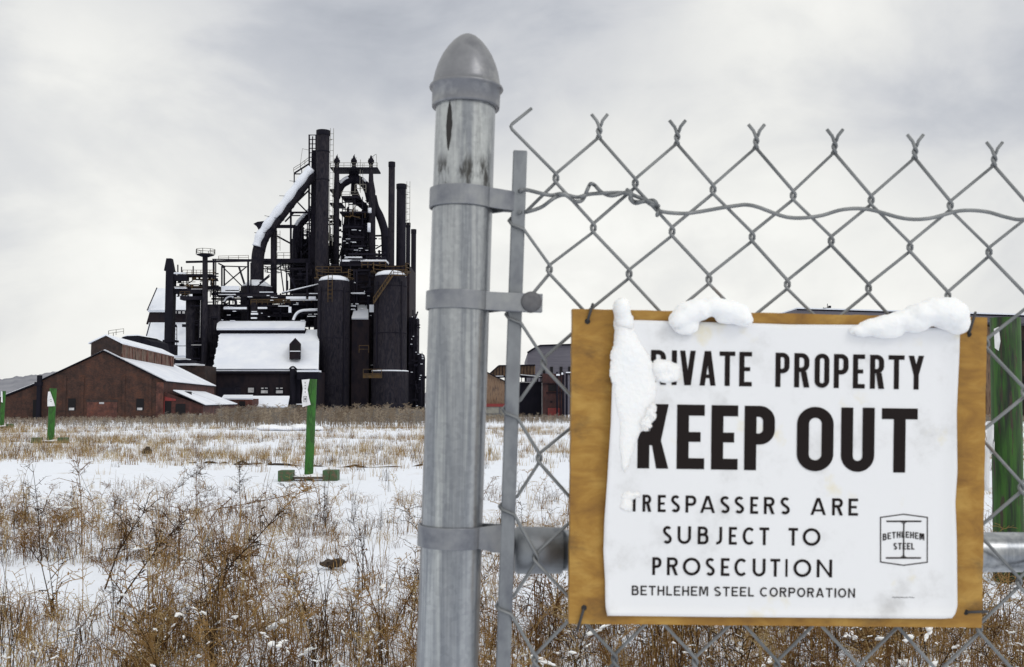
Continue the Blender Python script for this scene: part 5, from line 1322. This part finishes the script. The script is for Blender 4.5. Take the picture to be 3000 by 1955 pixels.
def ridge_h(px, py):
    xc = float(np.interp(py, [r[0] for r in RT], [r[1] for r in RT])); hw = float(np.interp(py, [r[0] for r in RT], [r[2] for r in RT])) + 5 * fbm(px, py, 30)
    q = 1 - ((px - xc) / max(hw, 1)) ** 2
    thick = .0085 if py < 1010 else .0085 - .0040 * sm(1010, 1120, py) - .002 * sm(1180, 1330, py)
    return (thick * q ** .75 + .0006 * fbm(px, py, 15, 2) if q > 0 else q * .002) * sm(1392, 1360, py) - .0002
rdg = crust('long snow ridge down the curled side edge of the paper sign', 1786, 1930, 925, 1395, ridge_h)
blob('snow_knob', [fe(1822, 905, 27, 34, rz=.013), fe(1827, 940, 29, 32, BO + .006, rz=.010), fe(1829, 962, 26, 22, BO + .005, rz=.006)], M['clumpsnow'], rdg, voxel=.0013, noise_amp=.0012, noise_scale=85, smooth=30)
def spots_h(sp_, thick, sc, na):
    def h(px, py):
        q = max(1 - ((px - cx) / (rx + .0)) ** 2 - ((py - cy) / ry) ** 2 for cx, cy, rx, ry in sp_) + na * fbm(px, py, sc, 5)
        return thick * max(q, 0) ** .7 + .0005 * fbm(px, py, 9, 7) * (q > 0) - .0001 if q > 0 else -.0004
    return h
crust('small snow patch covering the second letter of the top line', 1900, 2010, 1035, 1140, spots_h([(1936, 1080, 30, 30), (1964, 1090, 32, 32), (1950, 1108, 26, 16)], .0045, 24, .35))
crust('thin crusty snow speckled over the upper stem of the big letter K', 1850, 1925, 1165, 1275, spots_h([(1886, 1200, 34, 30), (1884, 1238, 28, 28), (1908, 1205, 16, 34)], .0030, 15, .75), 1.2)
crust('thin snow smear hiding the first letter of the trespass line', 1815, 1890, 1430, 1520, spots_h([(1842, 1454, 24, 14), (1836, 1478, 18, 26), (1866, 1450, 12, 8)], .0020, 18, .5), 1.2)
snow('low snow heap on the top edge above the first word', [fe(1990, 938, 34, 28), fe(2015, 918, 42, 34), fe(2050, 904, 44, 30), fe(2090, 898, 46, 28), fe(2130, 908, 48, 30), fe(2165, 922, 36, 32), fe(2180, 938, 26, 20), fe(2010, 958, 40, 26, rz=.006), fe(2060, 925, 20, 16), fe(2130, 938, 36, 14, rz=.007)])
snow('biggest rounded snow heap, on the top corner of the sign', [fe(2776, 920, 58, 48, rz=.019), fe(2738, 914, 54, 42, rz=.018), fe(2698, 922, 50, 36, rz=.017), fe(2804, 945, 34, 38), fe(2655, 940, 52, 32), fe(2605, 948, 50, 28), fe(2560, 958, 48, 24, rz=.010), fe(2525, 970, 40, 18, rz=.007), fe(2600, 975, 50, 20, rz=.008), fe(2680, 950, 50, 26)])

# ------------------------------------------------------------------ weeds and grass
def weed_variant(rd, h, nbr, lean, tuft=True, curl=.5):
    """list of (points, radii) for one dead weed; root at the origin, unit metres"""
    segs = []
    az = rd.uniform(0, 2 * math.pi); lx_, ly_ = math.cos(az) * lean, math.sin(az) * lean
    st = [Vector((lx_ * (t_ ** 1.6) * h, ly_ * (t_ ** 1.6) * h, h * t_)) + Vector((rd.uniform(-1, 1), rd.uniform(-1, 1), 0)) * .02 * t_ for t_ in (0, .3, .6, .85, 1)]
    segs.append((st, [.0042, .0036, .0028, .0020, .0012]))
    for i in range(nbr):
        t_ = rd.uniform(.25, .98); k = min(3, int(t_ * 4)); p = st[k].lerp(st[k + 1], t_ * 4 - k if t_ * 4 - k < 1 else .9)
        a = rd.uniform(0, 2 * math.pi); l_ = h * rd.uniform(.10, .34) * (1.25 - t_ * .6); up = rd.uniform(.3, 1.1)
        d = Vector((math.cos(a), math.sin(a), up)).normalized(); q = p + d * l_ * .55; e = q + (d + Vector((math.cos(a + curl), math.sin(a + curl), rd.uniform(-.7, .2)))).normalized() * l_ * .5
        segs.append(([p, q, e], [.0026, .0021, .0012]))
        for j in range(2 if tuft else 0):
            b0 = q.lerp(e, rd.uniform(0, 1)); a2 = rd.uniform(0, 2 * math.pi); d2 = Vector((math.cos(a2), math.sin(a2), rd.uniform(-.3, .9))).normalized()
            segs.append(([b0, b0 + d2 * l_ * rd.uniform(.2, .5)], [.0022, .0011]))
            if rd.random() < .45:
                c = b0 + d2 * l_ * .35; s_ = rd.uniform(.005, .012); segs.append(([c, c + Vector((s_ * .3, 0, s_))], [s_ * .45, s_ * .3]))
    return segs
def segs_to_arrays(segs, thick=1.0):
    V = []; Fq = []
    for pts, rs in segs:
        o = len(V); n = len(pts)
        d = (pts[-1] - pts[0]); d = d.normalized() if d.length > 1e-9 else Vector((0, 0, 1))
        u = d.orthogonal().normalized(); v = d.cross(u)
        for p, r in zip(pts, rs):
            for k in range(3):
                a = 2.0944 * k; V.append(p + (u * math.cos(a) + v * math.sin(a)) * r * thick)
        for i in range(n - 1):
            for k in range(3): Fq.append((o + 3 * i + k, o + 3 * i + (k + 1) % 3, o + 3 * i + 3 + (k + 1) % 3, o + 3 * i + 3 + k))
    return np.array([tuple(p) for p in V], np.float32), np.array(Fq, np.int32)
def mesh_np(name, V, Q, mats, mi=None):
    me = bpy.data.meshes.new(name)
    me.vertices.add(len(V)); me.vertices.foreach_set('co', V.astype(np.float32).ravel())
    me.loops.add(len(Q) * 4); me.loops.foreach_set('vertex_index', Q.astype(np.int32).ravel())
    me.polygons.add(len(Q)); me.polygons.foreach_set('loop_start', np.arange(0, len(Q) * 4, 4, dtype=np.int32)); me.polygons.foreach_set('loop_total', np.full(len(Q), 4, np.int32))
    for m_ in mats: me.materials.append(m_)
    if mi is not None: me.polygons.foreach_set('material_index', mi.astype(np.int32))
    me.update(calc_edges=True)
    o = bpy.data.objects.new(name, me); COL.objects.link(o); return o
def scatter(name, variants, spots, mats, label_kind='stuff'):
    Vs = []; Qs = []; Ms = []; off = 0
    for (x_, y_, s_, rz, vi, mi) in spots:
        V, Q = variants[vi]; c, sn = math.cos(rz), math.sin(rz)
        P = np.empty_like(V); P[:, 0] = (V[:, 0] * c - V[:, 1] * sn) * s_ + x_; P[:, 1] = (V[:, 0] * sn + V[:, 1] * c) * s_ + y_; P[:, 2] = V[:, 2] * s_ + zG(x_, y_) - .02
        Vs.append(P); Qs.append(Q + off); Ms.append(np.full(len(Q), mi)); off += len(V)
    o = mesh_np(name, np.concatenate(Vs), np.concatenate(Qs), mats, np.concatenate(Ms)); tag(o, kind=label_kind); return o
WM = [mat('dry_stem_tan', (.32, .20, .082), .9, spec=.1), mat('dry_stem_brown', (.150, .077, .027), .9, spec=.1), mat('dry_stem_dark', (.045, .025, .013), .9, spec=.1), mat('dry_stem_straw', (.44, .33, .17), .9, spec=.1)]
def pn(x_, y_, s_, o_=0): return mnoise.noise((x_ * s_ + o_, y_ * s_ - o_, o_ * .7))
rd = random.Random(21)
var = [segs_to_arrays(weed_variant(rd, rd.uniform(.38, .70), rd.randint(10, 17), rd.uniform(.1, .75))) for _ in range(16)]
for _ in range(4):       # upright grass-like stalks with narrow seed heads
    sg_ = []
    for k in range(rd.randint(4, 8)):
        a = rd.uniform(0, 6.28); r_ = rd.uniform(0, .09); p = Vector((math.cos(a) * r_, math.sin(a) * r_, 0)); h_ = rd.uniform(.35, .75); a2 = rd.uniform(0, 6.28); ln_ = rd.uniform(.03, .4)
        pts_ = [p + Vector((math.cos(a2) * ln_ * t_ ** 1.7, math.sin(a2) * ln_ * t_ ** 1.7, t_)) * h_ for t_ in (0, .35, .7, .85, 1)]
        hd = rd.random() < .5; sg_.append((pts_, [.0032, .0027, .002, .0042 if hd else .0018, .0012]))
        for j in range(rd.randint(0, 3)):
            b0 = pts_[1].lerp(pts_[3], rd.random()); d2 = Vector((rd.uniform(-1, 1), rd.uniform(-1, 1), rd.uniform(.2, 1.6))).normalized(); sg_.append(([b0, b0 + d2 * rd.uniform(.05, .14)], [.0022, .001]))
    var.append(segs_to_arrays(sg_))
spots = []
def dens(px, Y, x_):
    n1 = pn(x_, Y, .55, 3); n2 = pn(x_, Y, 1.4, 9)
    d = 0
    if Y < 7.4: d = 1.05 * (1 if px > 420 else .42) + .45 * n1
    elif Y < 9.2: d = (.40 if px > 500 else .05) + .6 * n1
    elif Y < 13: d = (.80 if px < 1000 else .30) + .6 * n1
    elif Y < 16: d = .16 + .35 * n1
    elif Y < 23: d = .02 + .10 * n1
    if 900 < px < 1230 and 7 < Y < 13: d *= .55
    return max(0, d + .22 * n2)
for i in range(33000):
    Y = 3.6 + 19 * rd.random() ** 1.25; x_ = rd.uniform(-1, 1) * (.74 * Y + .8); px = 1500 + x_ / Y * FPX
    if rd.random() < dens(px, Y, x_) * .135:
        s_ = rd.uniform(.5, 1.12) * (1.0 if Y < 9 else .92)
        if Y < 5.2: s_ *= .75
        spots.append((x_, Y, s_, rd.uniform(0, 6.28), rd.randrange(len(var)), rd.choices((0, 1, 2, 3), (4, 4, 3, 1.2))[0]))
scatter('dry_weeds', var, spots, WM)
# undergrowth: short tangled stalks
var2 = []
for _ in range(14):
    sg_ = []
    for k in range(16):
        a = rd.uniform(0, 6.28); r_ = rd.uniform(0, .16); p = Vector((math.cos(a) * r_, math.sin(a) * r_, 0)); l_ = rd.uniform(.08, .30); a2 = rd.uniform(0, 6.28); ln_ = rd.uniform(.1, 1.1)
        q = p + Vector((math.cos(a2) * ln_ * .5, math.sin(a2) * ln_ * .5, 1)).normalized() * l_ * .6; e = q + Vector((math.cos(a2 + .3) * ln_ * 1.5, math.sin(a2 + .3) * ln_ * 1.5, .35)).normalized() * l_ * .5
        sg_.append(([p, q, e], [.0022, .0018, .0009]))
    var2.append(segs_to_arrays(sg_))
spots = []
for i in range(38000):
    Y = 3.6 + 15 * rd.random() ** 1.1; x_ = rd.uniform(-1, 1) * (.74 * Y + .8); px = 1500 + x_ / Y * FPX
    if rd.random() < dens(px, Y, x_) * .22: spots.append((x_, Y, rd.uniform(.6, 1.15), rd.uniform(0, 6.28), rd.randrange(14), rd.choices((0, 1, 2, 3), (4, 4, 2, 1))[0]))
scatter('weed_undergrowth', var2, spots, WM)
# grass of the middle field
var3 = []
for _ in range(12):
    sg_ = []
    for k in range(11):
        a = rd.uniform(0, 6.28); r_ = rd.uniform(0, .22); p = Vector((math.cos(a) * r_, math.sin(a) * r_, 0)); l_ = rd.uniform(.10, .34); a2 = rd.uniform(0, 6.28); ln_ = rd.uniform(0, .45)
        q = p + Vector((math.cos(a2) * ln_, math.sin(a2) * ln_, 1)).normalized() * l_; sg_.append(([p, q], [.0040, .0018]))
    var3.append(segs_to_arrays(sg_))
spots = []
for i in range(74000):
    Y = 17 + 41 * rd.random() ** .8; x_ = rd.uniform(-1, 1) * (.70 * Y + .8)
    px = 1500 + x_ / Y * FPX
    d = sm(21.5, 24.5, Y) * (.62 + .55 * pn(x_, Y * 1.6, .16, 5) + .35 * pn(x_, Y, .6, 2)) + .015
    if px > 1380: d *= .55
    if 44 < Y < 54 and pn(x_, Y, .08, 8) > -.1: d *= .25
    if rd.random() < d * .27: spots.append((x_, Y, rd.uniform(.55, 1.1), rd.uniform(0, 6.28), rd.randrange(12), rd.choices((0, 1, 2, 3), (3, 2.0, 1.2, 4))[0]))
scatter('field_grass', var3, spots, WM)
# tall scrub in front of the works
var4 = []
for _ in range(14):
    var4.append(segs_to_arrays(weed_variant(rd, rd.uniform(.8, 1.25), 18, rd.uniform(.05, .35)), 4.5))
spots = []
GM = [mat('scrub_tan', (.22, .17, .12), .9), mat('scrub_brown', (.14, .10, .07), .9), mat('scrub_grey', (.20, .18, .16), .9), mat('scrub_pale', (.34, .28, .21), .9)]
for i in range(18500):
    Y = 56 + 58 * rd.random(); x_ = rd.uniform(-1, 1) * (.70 * Y + 1); px = 1500 + x_ / Y * FPX
    hgt = .62 if px < 640 else (1.0 if px < 1250 else .6)
    if px < 470: hgt *= .7
    if px > 1360 and Y < 75: continue
    if rd.random() < .75 + .5 * pn(x_, Y, .15, 4): spots.append((x_, Y, rd.uniform(.6, 1.15) * hgt, rd.uniform(0, 6.28), rd.randrange(14), rd.choices((0, 1, 2, 3), (4, 3, 2.5, 3))[0]))
scatter('dry_scrub', var4, spots, GM)
# snow caught in the weeds
def snow_bits():
    bm = bmesh.new(); bmesh.ops.create_icosphere(bm, subdivisions=2, radius=1); base = np.array([tuple(v.co) for v in bm.verts], np.float32)
    tris = [[v.index for v in f_.verts] for f_ in bm.faces]; bm.free()
    Q = np.array([(a, b_, c, c) for a, b_, c in tris])
    V = []; T = []; off = 0; r2 = random.Random(5)
    for i in range(3000):
        Y = 4.4 + 9.5 * r2.random() ** 1.3; x_ = r2.uniform(-1, 1) * (.56 * Y + .3); px = 1500 + x_ / Y * FPX
        if r2.random() > dens(px, Y, x_): continue
        big = r2.random() < .09; z0 = r2.uniform(.05, .40); rz = r2.uniform(0, 6.28); tl_ = r2.uniform(-.6, .6)
        M3 = np.array(Matrix.Rotation(rz, 3, 'Z') @ Matrix.Rotation(tl_, 3, 'Y'))
        s_ = r2.uniform(.016, .026) if big else r2.uniform(.005, .011); n_ = r2.randint(3, 8) if big else r2.randint(2, 5)
        for k in range(n_):         # a lump is a short uneven row of bits lying along a bent twig
            w_ = s_ * r2.uniform(.30, 1.0) ** 1.3; c_ = np.array([(k - n_ / 2) * s_ * .8, r2.uniform(-.5, .5) * s_, r2.uniform(-.45, .45) * s_]) @ M3.T
            nz = np.array([1 + .75 * mnoise.noise((v[0] * 2.1 + i, v[1] * 2.1 + k * 3.3, v[2] * 2.1)) for v in base])[:, None]
            P = (base * nz * np.array([w_ * r2.uniform(.8, 1.6), w_ * r2.uniform(.6, 1.), w_ * r2.uniform(.30, .6)])) @ M3.T + c_ + np.array([x_, Y, zG(x_, Y) + z0])
            V.append(P); T += [(a + off, b_ + off, c + off) for a, b_, c in tris]; off += len(P)
    V = np.concatenate(V)
    me = bpy.data.meshes.new('weed_snow'); me.from_pydata(V.tolist(), [], T); me.polygons.foreach_set('use_smooth', [True] * len(T)); me.materials.append(M['clumpsnow'])
    o = bpy.data.objects.new('weed_snow', me); COL.objects.link(o); tag(o, kind='stuff')
snow_bits()
# single stalks that stand out
def stalk(label, px, Y, pts, nb, seed, mt, thick=1.6):
    """pts: photo pixels from root to tip"""
    r2 = random.Random(seed); P = [W(a, b_, Y + .25 * (k % 2)) for k, (a, b_) in enumerate(pts)]
    P[0].z = min(P[0].z, zG(P[0].x, P[0].y) + .02) if P[0].z < .5 else P[0].z
    segs = [(P, list(np.linspace(.0042, .0014, len(P))))]
    for i in range(nb):
        f_ = r2.uniform(.3, 1) * (len(P) - 1); k = min(len(P) - 2, int(f_)); p = P[k].lerp(P[k + 1], f_ - k); tdir = (P[k + 1] - P[k]).normalized()
        d = (tdir * r2.uniform(.3, .9) + Vector((r2.uniform(-1, 1), r2.uniform(-1, 1), r2.uniform(-.3, .7)))).normalized(); l_ = r2.uniform(.05, .20)
        q = p + d * l_; segs.append(([p, q, q + (d + Vector((0, 0, -.6))).normalized() * l_ * .4], [.0020, .0014, .0008]))
        for j in range(3):
            b0 = p.lerp(q, r2.uniform(.3, 1)); d2 = Vector((r2.uniform(-1, 1), r2.uniform(-1, 1), r2.uniform(-.6, .8))).normalized(); segs.append(([b0, b0 + d2 * .035], [.0022, .0012]))
    V, Q = segs_to_arrays(segs, thick); base = P[0]
    o = mesh_np('weed_stalk', V - np.array(base), Q, [mt]); o.location = base; tag(o, label, 'weed', 'dead weed stalks in the foreground')
stalk('long bare stalk leaning over the snow, the farther of two parallel leaning stalks', 310, 8.2, [(306, 1730), (345, 1620), (390, 1545), (431, 1490)], 16, 1, WM[2], 2.0)
stalk('long bare stalk leaning over the snow, the nearer of two parallel leaning stalks', 330, 7.6, [(330, 1790), (400, 1690), (465, 1600), (520, 1542)], 18, 2, WM[2], 2.0)
stalk('long slanting stalk whose tip reaches up below the base of the leaning green post', 330, 7.4, [(600, 1740), (680, 1650), (750, 1580), (830, 1488)], 22, 12, WM[2], 2.0)
stalk('tall thin upright stalk standing up from the brown weeds below the torn-paper post', 110, 10, [(118, 1640), (112, 1500), (95, 1360)], 9, 3, WM[2], 1.5)
stalk('upright branching stalk against the snow, taller neighbour of the thin upright stalk', 236, 10, [(240, 1630), (238, 1480), (230, 1365)], 14, 4, WM[1], 1.6)
stalk('forked dark stalk in the open snow patch near the bottom of the field', 150, 7.0, [(172, 1880), (150, 1780), (118, 1640)], 10, 5, WM[2], 2.0)
stalk('bent arching stalk with drooping tip over the matted brown weeds', 700, 10.5, [(560, 1560), (640, 1490), (760, 1470), (900, 1440)], 26, 6, WM[1])
stalk('feathery pale stalks fanned out over the snow below the leaning post', 860, 9, [(770, 1560), (820, 1500), (880, 1440), (930, 1420)], 24, 7, WM[0])
stalk('fine bushy upright stalk alone in the clean snow before the leaning post', 700, 12, [(705, 1490), (702, 1420), (700, 1360)], 34, 8, WM[2], 1.0)
stalk('grey feathery stalk bowing over the clean snow above the matted weeds', 500, 12, [(470, 1500), (510, 1440), (560, 1395), (595, 1372)], 40, 9, WM[2], .9)
